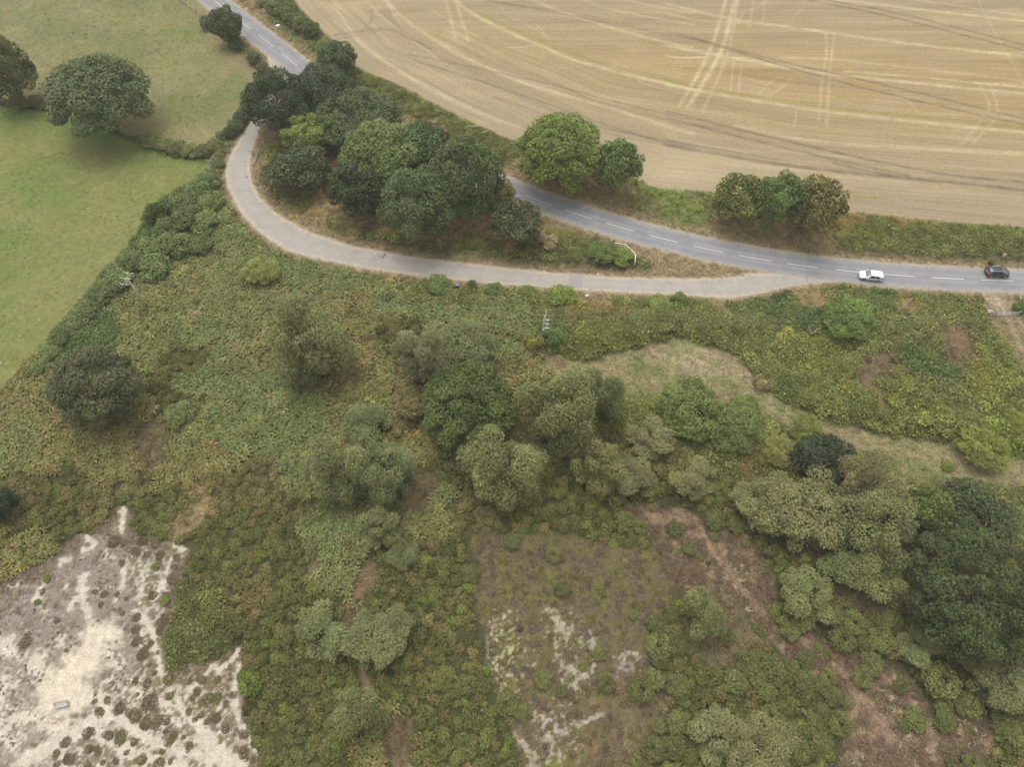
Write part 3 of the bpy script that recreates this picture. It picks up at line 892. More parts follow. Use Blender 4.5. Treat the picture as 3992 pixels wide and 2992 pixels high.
# ------------------------------------------------------------------ roads
def road_mat(name, base, edge, worn, hw, wear=1.0, scale=1.0):
    m, nt, b = new_mat(name)
    L = nt.links
    b.inputs['Roughness'].default_value = .85
    b.inputs['Specular IOR Level'].default_value = .25
    a = nt.nodes.new('ShaderNodeAttribute')
    a.attribute_name = 'row'
    sx = nt.nodes.new('ShaderNodeSeparateXYZ')
    L.new(a.outputs['Vector'], sx.inputs[0])
    geo = nt.nodes.new('ShaderNodeNewGeometry')

    def noise_n(sc, det=4, src=None, rough=.6):
        n = nt.nodes.new('ShaderNodeTexNoise')
        n.inputs['Scale'].default_value = sc
        n.inputs['Detail'].default_value = det
        n.inputs['Roughness'].default_value = rough
        L.new(src or geo.outputs['Position'], n.inputs['Vector'])
        return n.outputs['Fac']

    def rng(v, a0, a1, b0, b1):
        r = nt.nodes.new('ShaderNodeMapRange')
        for k_, val in (('From Min', a0), ('From Max', a1), ('To Min', b0), ('To Max', b1)):
            r.inputs[k_].default_value = val
        L.new(v, r.inputs['Value'])
        return r.outputs[0]

    def math_(op, x, y=None):
        n = nt.nodes.new('ShaderNodeMath')
        n.operation = op
        for i, v in enumerate((x, y)):
            if v is None:
                continue
            if isinstance(v, (int, float)):
                n.inputs[i].default_value = v
            else:
                L.new(v, n.inputs[i])
        return n.outputs[0]

    def mix(f, c1, c2):
        n = nt.nodes.new('ShaderNodeMix')
        n.data_type = 'RGBA'
        L.new(f, n.inputs['Factor']) if not isinstance(f, float) else None
        for s, v in ((6, c1), (7, c2)):
            if isinstance(v, (tuple, list, np.ndarray)):
                n.inputs[s].default_value = (*[float(q) for q in v], 1)
            else:
                L.new(v, n.inputs[s])
        return n.outputs[2]
    v = sx.outputs['X']       # metres from the centre
    mp = nt.nodes.new('ShaderNodeMapping')
    mp.inputs['Scale'].default_value = (1.0, .05, 1)
    L.new(a.outputs['Vector'], mp.inputs['Vector'])
    lon = noise_n(1.6, 4, mp.outputs[0])
    av = math_('ABSOLUTE', v)
    # wheel tracks: two per lane
    wt = math_('ABSOLUTE', math_('SUBTRACT', math_('ABSOLUTE', math_('SUBTRACT', av, hw * .5)), .72))
    tr = rng(wt, .0, .5, 1.0, 0.0)
    c = mix(math_('MULTIPLY', tr, rng(lon, .35, .65, .3 * wear, 1.0 * wear)), tuple(base), tuple(worn))
    c = mix(rng(noise_n(.35), .45, .62, 0, .45), c, tuple(np.array(base) * .80))
    vor = nt.nodes.new('ShaderNodeTexVoronoi')
    vor.feature = 'DISTANCE_TO_EDGE'
    vor.inputs['Scale'].default_value = .22
    wn_ = nt.nodes.new('ShaderNodeTexNoise')
    wn_.inputs['Scale'].default_value = .9
    L.new(geo.outputs['Position'], wn_.inputs['Vector'])
    va_ = nt.nodes.new('ShaderNodeVectorMath')
    L.new(geo.outputs['Position'], va_.inputs[0])
    L.new(wn_.outputs['Color'], va_.inputs[1])
    L.new(va_.outputs[0], vor.inputs['Vector'])
    c = mix(math_('MULTIPLY', rng(vor.outputs['Distance'], 0, .022, .5 * scale, 0), rng(noise_n(.2), .48, .6, 0, 1)), c, tuple(np.array(base) * .45))
    ed = rng(math_('ADD', av, rng(noise_n(1.1), .3, .7, -.55 * scale, .55 * scale)), hw - .6, hw - .1, 0, 1)
    c = mix(ed, c, tuple(edge))
    vm = nt.nodes.new('ShaderNodeVectorMath')
    vm.operation = 'SCALE'
    L.new(c, vm.inputs[0])
    L.new(math_('MULTIPLY', rng(noise_n(9, 3), .3, .7, .93, 1.07), rng(noise_n(2.2, 4), .3, .7, .95, 1.05)), vm.inputs['Scale'])
    L.new(vm.outputs[0], b.inputs['Base Color'])
    bp = nt.nodes.new('ShaderNodeBump')
    bp.inputs['Strength'].default_value = .25
    bp.inputs['Distance'].default_value = .02
    L.new(noise_n(14, 4), bp.inputs['Height'])
    L.new(bp.outputs[0], b.inputs['Normal'])
    return m


def ribbon(name, left, right, zt, mat, nseg=8, hw=None):
    v, f, row = [], [], []
    s = 0
    for i in range(len(left)):
        if i:
            s += np.hypot(*((left[i] + right[i]) / 2 - (left[i - 1] + right[i - 1]) / 2))
        wdt = np.hypot(*(right[i] - left[i]))
        for k in range(nseg + 1):
            t = k / nseg
            p = left[i] * (1 - t) + right[i] * t
            v.append((p[0], p[1], zt))
            row.append(((t - .5) * (2 * hw if hw else wdt), s, 0))
    n = nseg + 1
    for i in range(len(left) - 1):
        for k in range(nseg):
            f.append((i * n + k, (i + 1) * n + k, (i + 1) * n + k + 1, i * n + k + 1))
    me = mesh(name, v, np.array(f)[:, ::-1].copy(), mat)
    at = me.attributes.new('row', 'FLOAT_VECTOR', 'POINT')
    at.data.foreach_set('vector', np.array(row, np.float32).ravel())
    return obj(name, me, kind='structure')


def offset(line, d):
    t = np.gradient(line, axis=0)
    t /= np.hypot(*t.T)[:, None]
    return line + np.stack([-t[:, 1], t[:, 0]], 1) * d


M_ROAD = road_mat('worn_asphalt', alb((147, 147, 150)), alb((178, 167, 151)), alb((172, 166, 156)), HWR, .9, .6)
M_LANE = road_mat('pale_old_asphalt', alb((178, 170, 161)), alb((196, 181, 158)), alb((186, 177, 166)), 2.0, .8, 1.2)
ribbon('main_road', offset(ROAD, HWR), offset(ROAD, -HWR), .034, M_ROAD, 8, HWR)
n_l = 220
ribbon('side_lane', resample(LI, n=n_l), resample(LO, n=n_l), .030, M_LANE, 8, 2.0)

# broken centre line: six-metre marks, three-metre gaps, each traced at its end
marks = [((836.3, 1.8), (876.5, 33.6)), ((930, 76), (976.7, 113.2)), ((1006.3, 134.5), (1066, 183.4)), ((1096, 205.4), (1159.3, 256)),
         ((2046.8, 762), (2146.8, 800.6)), ((2201.9, 820), (2304.4, 853.8)), ((2362, 871.5), (2469.6, 902)), ((2531.6, 919), (2640.5, 945.6)),
         ((2703.8, 959.7), (2820, 985)), ((2881, 997.5), (3004.6, 1019)), ((3068, 1029), (3188, 1045)), ((3258, 1053), (3380, 1065)), ((3446, 1070), (3565, 1079)), ((3632, 1083), (3758, 1090)), ((3825, 1092.5), (3949, 1095.7))]
cumd = np.r_[0, np.cumsum(np.hypot(*np.diff(ROAD, axis=0).T))]


def arc_of(p):
    i = ((ROAD - p) ** 2).sum(1).argmin()
    return cumd[i] + (p - ROAD[i]) @ ((ROAD[min(i + 1, len(ROAD) - 1)] - ROAD[i - 1]) / np.hypot(*(ROAD[min(i + 1, len(ROAD) - 1)] - ROAD[i - 1])))


def road_at(s):
    return np.array([np.interp(s, cumd, ROAD[:, 0]), np.interp(s, cumd, ROAD[:, 1])])


spans = [(arc_of(G(*a)), arc_of(G(*b))) for a, b in marks]
hid0, hid1 = spans[3][0] + 9, spans[4][0]
nh = int(round((hid1 - hid0) / 9))
for k in range(nh):
    s = hid0 + k * (hid1 - hid0) / nh
    spans.append((s, s + 6))
s = max(b for a, b in spans)
for k in range(5):
    spans.append((s + 3 + 9 * k, s + 9 + 9 * k))
M_MARK = plain('worn_road_paint', (.50, .49, .44), .7, nscale=5, var=.2)
mk = thing('centre_line', 'broken white line painted down the middle of the grey main road', 'road marking')
for a, b in sorted(spans):
    ss = np.linspace(a, b, 5)
    c_ = np.array([road_at(q) for q in ss])
    l_, r_ = offset(c_, .075), offset(c_, -.075)
    v_ = [(*p, .040) for p in l_] + [(*p, .040) for p in r_]
    f_ = [(i, i + 5, i + 6, i + 1) for i in range(4)]
    obj('painted_dash', mesh('painted_dash', v_, f_, M_MARK), mk)
M_PATCH = plain('dark_tar_patch', (.10, .10, .095), .8, nscale=5, var=.15)
M_PATCH2 = plain('grey_tar_patch', (.245, .232, .218), .85, nscale=3, var=.12)


def patch(outline, mat, zt, label):
    p = np.array([G(*q) for q in outline])
    c_ = p.mean(0)
    v_ = [(*(q), zt) for q in p]
    # orient upward
    ar = sum(p[i][0] * p[(i + 1) % len(p)][1] - p[(i + 1) % len(p)][0] * p[i][1] for i in range(len(p)))
    f_ = [tuple(range(len(p)))] if ar > 0 else [tuple(range(len(p)))[::-1]]
    return obj('tar_patch', mesh('tar_patch', v_, f_, mat), kind='structure')


z1 = lambda s: [(1440 + x / 18.42, 950 + y / 18.42) for x, y in pts(s)]
patch(z1('1080,690 1160,690 1200,760 1160,880 1080,900 1090,960 1060,1060 990,1085 930,1070 920,1040 980,990 1000,870 1050,770'), M_PATCH, .036, '')
patch([(960, 686), (966, 690), (965, 695), (958, 694), (957, 689)], M_PATCH, .036, '')
patch([(2219, 1072), (2272, 1076), (2270, 1124), (2216, 1121)], M_PATCH2, .034, '')
patch([(955, 578), (972, 582), (981, 588), (978, 600), (962, 598)], M_PATCH2, .034, '')

# ------------------------------------------------------------------ leaf clouds
def leaves_on(p, nrm, size, rng, aspect=1.0, tilt=.6, hvar=.12, vvar=.22, tipcol=None, tipf=0.0, droop=0.0, base=None):
    """one quad per point; returns verts, faces, colours"""
    n = len(p)
    d = nrm + rng.normal(0, tilt, (n, 3))
    d /= np.linalg.norm(d, axis=1)[:, None]
    r = rng.normal(0, 1, (n, 3))
    if droop:
        r[:, 2] -= droop * 3
        r[:, :2] *= .5
    u = r - (r * d).sum(1)[:, None] * d
    u /= np.linalg.norm(u, axis=1)[:, None] + 1e-9
    w = np.cross(d, u)
    s = (size * rng.uniform(.7, 1.35, n))[:, None]
    a, b = u * s * aspect * .5, w * s * .5
    k = rng.uniform(.35, .9, (n, 1))
    v = np.stack([p - a, p + b * k, p + a, p - b], 1).reshape(-1, 3)
    f = np.arange(n * 4).reshape(n, 4)
    val = rng.normal(1, vvar, n).clip(.45, 1.7)
    c = np.stack([val * (1 + rng.normal(0, hvar, n)), val, val * (1 + rng.normal(0, hvar * .8, n))], 1)
    if base is not None:
        c *= base
    if tipcol is not None:
        m = rng.random(n) < tipf
        c[m] = np.asarray(tipcol) * val[m, None]
    return v, f, np.repeat(c, 4, 0)


def join_clouds(cl):
    v, f, c, n = [], [], [], 0
    for a, b, d in cl:
        v.append(a); f.append(b + n); c.append(d); n += len(a)
    return np.vstack(v), np.vstack(f), np.vstack(c)


def lobes(rng, n, spread=.66, r0=.26, r1=.42, flat=1.0, lo=-.45):
    cs, rs = [], []
    tries = 0
    while len(cs) < n and tries < 4000:
        tries += 1
        d = rng.normal(0, 1, 3)
        d /= np.linalg.norm(d)
        if d[2] < lo:
            continue
        r = rng.uniform(r0, r1)
        c = d * (1 - r) * rng.uniform(.9, 1.07)
        c[2] *= flat
        if any(np.linalg.norm(c - k) < .62 * (r + q) * spread for k, q in zip(cs, rs)):
            continue
        cs.append(c)
        rs.append(r)
    cs.append(np.zeros(3))
    rs.append(.62)
    return np.array(cs), np.array(rs)


def crown(seed, nleaf, leaf, nlobe=22, r0=.24, r1=.40, kind='broad', lo=-.45, hvar=.1, vvar=.26, tipcol=None, tipf=0.0, aspect=1.25):
    rng = np.random.default_rng(seed)
    if kind == 'birch':
        # upswept plumes that hang at their ends
        cs, rs = [], []
        for k in range(nlobe):
            a = rng.uniform(0, 2 * np.pi)
            z = rng.uniform(-.75, .92)
            rad = math.sqrt(max(.02, 1 - (z * .95) ** 2)) * rng.uniform(.3, .95)
            cs.append((math.cos(a) * rad, math.sin(a) * rad, z * .86))
            rs.append(rng.uniform(r0, r1))
        cs, rs = np.array(cs), np.array(rs)
        st = np.array([1.0, 1.0, 1.2])
    else:
        cs, rs = lobes(rng, nlobe, r0=r0, r1=r1, lo=lo)
        st = np.array([1.0, 1.0, .92])
    w = rs ** 2
    k = rng.choice(len(cs), int(nleaf * 2.6), p=w / w.sum())
    d = rng.normal(0, 1, (len(k), 3))
    d /= np.linalg.norm(d, axis=1)[:, None]
    shell = rng.uniform(.78, 1.12, (len(k), 1)) if kind != 'birch' else rng.uniform(.62, 1.22, (len(k), 1))
    p = cs[k] + d * rs[k][:, None] * shell * st
    # keep what lies on the outside of the union
    keep = np.ones(len(p), bool)
    for c, r in zip(cs, rs):
        keep &= (((p - c) / st) ** 2).sum(1) > (r * .70) ** 2
    keep |= rng.random(len(p)) < .05
    keep &= p[:, 2] > -1.0
    p, d = p[keep][:nleaf], d[keep][:nleaf]
    # the outline is uneven: low bulges and hollows
    th_, zz_ = np.arctan2(p[:, 1], p[:, 0]), p[:, 2]
    ph_ = rng.uniform(0, 6.28, 4)
    bulge = 1.02 + .035 * np.sin(2 * th_ + ph_[0] + 2 * zz_) + .035 * np.sin(3 * th_ + ph_[1] - 3 * zz_) + .035 * np.sin(5 * th_ + ph_[2] + 4 * zz_) + .03 * np.sin(4 * zz_ + ph_[3])
    p = p * bulge[:, None]
    if kind == 'birch':
        cl = leaves_on(p, d * .7 + np.array([0, 0, .55]), leaf, rng, aspect=1.8, tilt=.6, droop=.05, hvar=hvar, vvar=vvar, tipcol=tipcol, tipf=tipf)
    else:
        cl = leaves_on(p, d * .8 + np.array([0, 0, .35]), leaf, rng, aspect=aspect, tilt=.6, hvar=hvar, vvar=vvar, tipcol=tipcol, tipf=tipf)
    # lobe-wise colour drift
    ld = 1 + np.random.default_rng(seed + 5).normal(0, .13, len(cs))
    kk = k[keep][:len(p)]
    cl = (cl[0], cl[1], cl[2] * np.repeat(ld[kk], 4)[:, None])
    return mesh('crown', cl[0], cl[1], M_LEAF, col=cl[2])


YT = (1.9, 1.55, .8)
CROWNS = {
    'oakL': [crown(11, 21000, .043, 46, .15, .28, vvar=.2), crown(12, 21000, .043, 56, .13, .26, vvar=.2), crown(13, 21000, .043, 40, .16, .30, vvar=.2)],
    'oakY': [crown(14, 27000, .036, 70, .11, .22, tipcol=(1.7, 1.5, .8), tipf=.12, vvar=.24)],
    'oakX': [crown(15, 42000, .029, 120, .08, .17, vvar=.24)],
    'oakM': [crown(21, 9500, .064, 30, .18, .34), crown(22, 9500, .064, 36, .16, .30), crown(23, 9500, .064, 26, .18, .36)],
    'ash': [crown(31, 13000, .052, 60, .12, .22, vvar=.2), crown(32, 13000, .052, 70, .11, .21, vvar=.2)],
    'birch': [crown(41, 21000, .035, 44, .11, .32, 'birch', vvar=.17), crown(42, 21000, .035, 38, .12, .36, 'birch', vvar=.17), crown(43, 21000, .035, 40, .12, .34, 'birch', vvar=.17)],
    'birchS': [crown(44, 10500, .049, 26, .15, .38, 'birch', vvar=.17), crown(45, 10500, .049, 22, .16, .42, 'birch', vvar=.17), crown(46, 10500, .049, 24, .15, .40, 'birch', vvar=.17)],
    'thicket': [crown(55, 14000, .046, 44, .14, .30, lo=-.2, vvar=.25), crown(56, 14000, .046, 52, .12, .28, lo=-.2, vvar=.25)],
    'bush': [crown(51, 3200, .105, 16, .24, .44, lo=-.2, vvar=.22), crown(52, 3200, .105, 14, .25, .46, lo=-.2, vvar=.22), crown(53, 3200, .105, 20, .2, .4, lo=-.2, vvar=.22)],
    'gorse': [crown(61, 3800, .085, 26, .17, .32, lo=-.15, vvar=.24, tipcol=(1.14, 1.03, .92), tipf=.16, aspect=1.5), crown(62, 3800, .085, 30, .15, .3, lo=-.15, vvar=.24, tipcol=(1.16, 1.03, .92), tipf=.22, aspect=1.5), crown(63, 3600, .088, 22, .18, .36, lo=-.15, vvar=.24, aspect=1.5)],
    'wispy': [crown(71, 1800, .09, 9, .3, .5, 'birch', vvar=.25)],
}


def limb_mesh(seed, n=6, spread=.55, mat=M_BARK, r=.10):
    rng = np.random.default_rng(seed)
    m = MB()
    m.tube([(0, 0, -.05), (.02, .01, .35), (.0, .03, .7)], [r, r * .72, r * .55], 8)
    for k in range(n):
        a = 2 * math.pi * k / n + rng.uniform(-.3, .3)
        z0 = rng.uniform(.45, .7)
        e = spread * rng.uniform(.8, 1.1)
        m.tube([(0, 0, z0), (math.cos(a) * e * .45, math.sin(a) * e * .45, z0 + .28), (math.cos(a) * e, math.sin(a) * e, z0 + .6)], [r * .45, r * .3, r * .1], 5)
    m.tube([(0, .03, .68), (.04, .0, 1.0), (.0, .05, 1.4)], [r * .55, r * .35, r * .1], 6)
    return mesh('trunk', m.v, m.f, mat, smooth_=True)


TRUNK = {'oak': limb_mesh(1), 'oak2': limb_mesh(2, 7), 'birch': limb_mesh(3, 5, .3, M_PALEBARK, .06)}

_zcache = {}


def ground_z(xy):
    return float(height(np.array([xy]))[0])


def place_crown(cx, cy, w, h):
    """crown seen at (cx, cy) with size w x h in the picture: its real place, radius, half-height"""
    px, py = cx * VS, cy * VS
    a, b, zc = 2.0, 2.0, 2.0
    for _ in range(6):
        g = G(px, py, zc)
        dvec = np.array([g[0], g[1], zc - CAMH])
        dist = np.linalg.norm(dvec)
        fwd = ROT @ np.array([0, 0, -1.0])
        depth = dvec @ fwd
        sc = FPX / depth
        stretch = math.sqrt(1 + (((py - 1496) / FPX) ** 2) * .5)
        a = w * VS / sc / 2
        hh = h * VS / sc / 2 / stretch
        ph = math.asin(min(1, (CAMH - zc) / dist))
        # apparent half height^2 = (a sin ph)^2 + (b cos ph)^2
        b2 = (hh ** 2 - (a * math.sin(ph)) ** 2) / math.cos(ph) ** 2
        b = math.sqrt(max(b2, (.55 * a) ** 2))
        b = min(b, 1.22 * a)
        zc = b + .10 * a
    return g, a, b, zc


NTREE = 0
HIDE = []          # crowns: nothing is scattered right under them


def tree(kind, name, label, cat, cx, cy, w, h, rgb, trunk='oak', k=1.0, group=None, grow=.99):
    global NTREE
    NTREE += 1
    rnd = random.Random(NTREE * 7)
    g, a, b, zc = place_crown(cx, cy, w, h)
    gz = ground_z(g)
    t = thing(name, label, cat, (g[0], g[1], gz), 0, group)
    me = CROWNS[kind][NTREE % len(CROWNS[kind])]
    c = obj('crown', me, t)
    c.location = (0, 0, zc)
    c.rotation_euler = (0, 0, rnd.uniform(0, 6.28))
    sx = 1 + rnd.uniform(-.05, .05)
    grow *= 1.14 if kind.startswith('birch') else (1.10 if 5 <= NTREE <= 15 else 1.02)
    c.scale = (a * grow * sx, a * grow / sx, b * grow)
    c.color = (*[float(q) for q in galb(rgb, LK * k)], 1)
    tr = obj('trunk', TRUNK[trunk], t)
    tr.rotation_euler = (0, 0, rnd.uniform(0, 6.28))
    tr.scale = (a * .9, a * .9, max(zc, .5))
    HIDE.append((g[0], g[1], a * .75))
    return t


def bush(kind, name, label, cat, cx, cy, w, h, rgb, group=None, k=1.0, grow=1.0):
    global NTREE
    NTREE += 1
    rnd = random.Random(NTREE * 7)
    g, a, b, zc = place_crown(cx, cy, w, h)
    b = min(b, a * .95)
    gz = ground_z(g)
    o = obj(name, CROWNS[kind][NTREE % len(CROWNS[kind])], None, label=label, category=cat)
    if group:
        o['group'] = group
    o.location = (g[0], g[1], gz + b * .72)
    o.rotation_euler = (0, 0, rnd.uniform(0, 6.28))
    o.scale = (a * grow, a * grow, b * grow)
    o.color = (*[float(q) for q in galb(rgb, LK * k)], 1)
    HIDE.append((g[0], g[1], a * .8))
    return o


LK = 2.35            # a leaf's own colour is lighter than a crown looks from afar, with its gaps and shaded sides
OAK, OAKD, SYC, ASH, BIR, BIRB, WIL = (66, 76, 50), (58, 67, 44), (92, 104, 58), (104, 120, 62), (114, 116, 80), (122, 114, 84), (88, 101, 56)
TREES = [
    ('oakL', 'oak_tree', 'dark leafy tree cut by the left photo edge, between the pastures', 8, 152, 118, 145, (78, 86, 50)),
    ('oakL', 'oak_tree', 'big round grey-green tree standing alone between the two pastures', 208, 205, 214, 182, (82, 92, 62)),
    ('oakM', 'oak_tree', 'dark tree leaning over the left edge of the main road near the photo top', 488, 52, 72, 78, (70, 76, 46)),
    ('oakM', 'oak_tree', 'small dark green tree between main road and stubble, at the upper junction', 728, 124, 84, 78, (72, 84, 54)),
    ('oakL', 'oak_tree', 'very dark oak over the upper end of the side lane', 600, 222, 130, 132, OAKD),
    ('oakL', 'oak_tree', 'very dark oak overhanging the main road, right of the oak over the lane end', 703, 198, 126, 112, (60, 70, 48)),
    ('oakL', 'oak_tree', 'dark green tree between the bright green ash and the main road', 775, 262, 165, 118, (74, 84, 54)),
    ('ash', 'ash_tree', 'bright yellow-green round tree among the dark oaks inside the lane bend', 662, 292, 98, 86, ASH),
    ('oakM', 'oak_tree', 'dark tree at the foot of the bright ash, inside the lane bend', 645, 368, 122, 102, (66, 74, 50)),
    ('oakM', 'oak_tree', 'dark low tree hanging below the yellow-green maple, above the lane', 768, 415, 112, 120, (62, 72, 48)),
    ('oakL', 'maple_tree', 'tall mid-green tree with yellowish crown in the middle of the roadside wood', 825, 335, 160, 142, (92, 104, 62)),
    ('oakM', 'oak_tree', 'thin-topped dark green tree on the main road side of the roadside wood', 915, 315, 112, 102, (68, 82, 52)),
    ('oakL', 'oak_tree', 'large green tree at the right end of the roadside wood, over the main road', 1010, 392, 150, 168, (76, 90, 56)),
    ('oakL', 'oak_tree', 'large green tree lowest in the roadside wood, nearest the side lane', 905, 448, 152, 158, (76, 90, 58)),
    ('oakM', 'hawthorn', 'small yellowish tree between the roadside wood and the main road', 1083, 418, 54, 66, (112, 112, 60)),
    ('oakM', 'hawthorn', 'isolated dark grey-green small tree on the dry grass between lane and main road', 1118, 482, 108, 106, (78, 84, 58)),
    ('oakL', 'maple_tree', 'big domed bright green tree between the main road and the stubble field', 1210, 325, 190, 170, (91, 106, 54)),
    ('oakM', 'maple_tree', 'pointed mid-green tree right beside the big domed tree at the field edge', 1335, 366, 106, 132, (84, 100, 58)),
    ('oakM', 'maple_tree', 'olive tree at the left of the clump of three beside the stubble field', 1600, 432, 112, 114, (92, 100, 56)),
    ('ash', 'ash_tree', 'green feathery tree in the middle of the clump of three beside the stubble field', 1680, 438, 112, 140, (88, 106, 62)),
    ('oakM', 'maple_tree', 'brownish olive tree at the right of the clump of three beside the stubble field', 1762, 452, 122, 142, (97, 97, 59)),
    ('birch', 'birch_tree', 'round grey-green birch standing alone in the bracken left of centre', 663, 742, 146, 168, (112, 114, 76)),
    ('birch', 'birch_tree', 'pale grey birch at the left of the pair above the big heath oak', 905, 770, 100, 132, (120, 118, 92)),
    ('birch', 'birch_tree', 'broad green birch at the right of the pair above the big heath oak', 978, 752, 140, 122, (108, 114, 76)),
    ('oakY', 'oak_tree', 'big dark oak flecked with yellow-green leaves in the middle of the heath', 1015, 882, 208, 182, (68, 80, 44)),
    ('birch', 'willow_tree', 'dark drooping willow behind the birch at the lower edge of the grass clearing', 1290, 857, 96, 116, (94, 102, 66)),
    ('birch', 'birch_tree', 'tall olive birch left of the drooping willow, below the grass clearing', 1218, 890, 150, 160, (114, 118, 74)),
    ('birchS', 'birch_tree', 'brown half-bare birch in front of the tall olive birch', 1212, 946, 70, 74, (138, 118, 92)),
    ('birch', 'birch_tree', 'tallest pale birch of the clump below left of the heath oak', 745, 1012, 124, 186, (114, 118, 80)),
    ('birch', 'birch_tree', 'grey-green birch at the right of the clump below left of the heath oak', 845, 1025, 116, 136, (108, 116, 80)),
    ('birchS', 'birch_tree', 'small birch behind the clump below left of the heath oak', 800, 922, 86, 66, (100, 108, 70)),
    ('birch', 'birch_tree', 'round olive birch just below the heath oak', 1095, 1008, 150, 150, (114, 116, 74)),
    ('birchS', 'birch_tree', 'small yellowish birch right of the birch below the heath oak', 1290, 1010, 92, 96, (120, 116, 74)),
    ('birchS', 'birch_tree', 'small pale birch, second right of the birch below the heath oak', 1375, 1040, 82, 78, (122, 118, 84)),
    ('birchS', 'birch_tree', 'small brownish birch, third right of the birch below the heath oak', 1495, 1038, 84, 70, (116, 112, 76)),
    ('birchS', 'birch_tree', 'grey leaning birch just below left of the bright green willow scrub', 1405, 950, 84, 62, (124, 118, 84)),
    ('oakM', 'holm_oak', 'very dark round evergreen below the track of the grass clearing', 1783, 1003, 138, 116, (50, 58, 42)),
    ('birch', 'birch_tree', 'brownish grey birch overlapping the right of the dark evergreen', 1880, 1048, 112, 122, (122, 110, 82)),
    ('birch', 'birch_tree', 'wide pale birch left of the clump under the dark evergreen', 1735, 1112, 176, 128, (120, 116, 80)),
    ('birch', 'birch_tree', 'tall olive birch beside the darkest mass of trees on the right edge', 1888, 1135, 150, 150, (112, 114, 74)),
    ('birchS', 'birch_tree', 'small birch at the upper left of the right-hand birch clump', 1632, 1082, 92, 72, (112, 114, 74)),
    ('birchS', 'birch_tree', 'low birch at the bottom left of the right-hand birch clump', 1738, 1290, 104, 90, (110, 116, 72)),
    ('birch', 'birch_tree', 'pale birch at the bottom right of the right-hand birch clump', 1895, 1232, 136, 122, (112, 116, 72)),
    ('birchS', 'birch_tree', 'dark green birch in the gap of the right-hand birch clump', 1815, 1205, 100, 84, (88, 98, 62)),
    ('oakM', 'oak_tree', 'fresh green tree between the birches and the dark wood on the right', 1995, 1110, 104, 108, (82, 95, 50)),
    ('oakM', 'oak_tree', 'dark tree above the largest tree on the right edge', 2105, 1112, 160, 116, (66, 74, 48)),
    ('oakX', 'oak_tree', 'largest dark green tree, filling the right edge above the lower corner', 2110, 1282, 292, 268, (66, 75, 44)),
    ('birchS', 'birch_tree', 'small pale birch in the scrub between the birch clump and the heather', 818, 1142, 78, 78, (110, 114, 76)),
    ('birchS', 'birch_tree', 'tiny grey-green birch just below right of the small pale birch', 870, 1192, 60, 56, (98, 106, 72)),
    ('birchS', 'birch_tree', 'low birch at the left of the pair left of the heather', 700, 1365, 104, 86, (106, 112, 74)),
    ('birch', 'birch_tree', 'round pale birch at the right of the pair left of the heather', 815, 1388, 122, 116, (114, 118, 80)),
    ('birchS', 'birch_tree', 'pale birch standing alone in the gorse near the bottom edge', 782, 1552, 94, 104, (112, 116, 76)),
    ('birchS', 'birch_tree', 'small round birch on the left side of the dry brown heath', 1513, 1330, 86, 92, (108, 112, 72)),
    ('birchS', 'birch_tree', 'pale birch at the left of the pair on the bottom edge', 1540, 1588, 100, 74, (116, 116, 80)),
    ('birch', 'birch_tree', 'wide brownish pale birch at the right of the pair on the bottom edge', 1635, 1622, 136, 94, (120, 114, 80)),
    ('birchS', 'birch_tree', 'small pale birch at the foot of the largest dark tree', 1985, 1400, 82, 76, (110, 116, 76)),
    ('birch', 'birch_tree', 'pale drooping birch on the right edge below the largest dark tree', 2150, 1472, 132, 100, (106, 108, 72)),
    ('oakL', 'oak_tree', 'dull dark oak in the bracken near the pasture corner on the left', 205, 838, 182, 176, (80, 86, 60)),
    ('oakM', 'oak_tree', 'dark tree cut by the left edge of the photo above the sand', 5, 1092, 66, 86, (50, 58, 42)),
]
for kind, name, label, cx, cy, w, h, rgb in TREES:
    tree(kind, name, label, 'tree', cx, cy, w, h, ([rgb[0] * .55 + 38, rgb[1] * .55 + 43, rgb[2] * .55 + 28] if kind.startswith('birch') else [q_ * 1.0 for q_ in rgb]), 'birch' if kind.startswith('birch') else ('oak' if NTREE % 2 else 'oak2'))

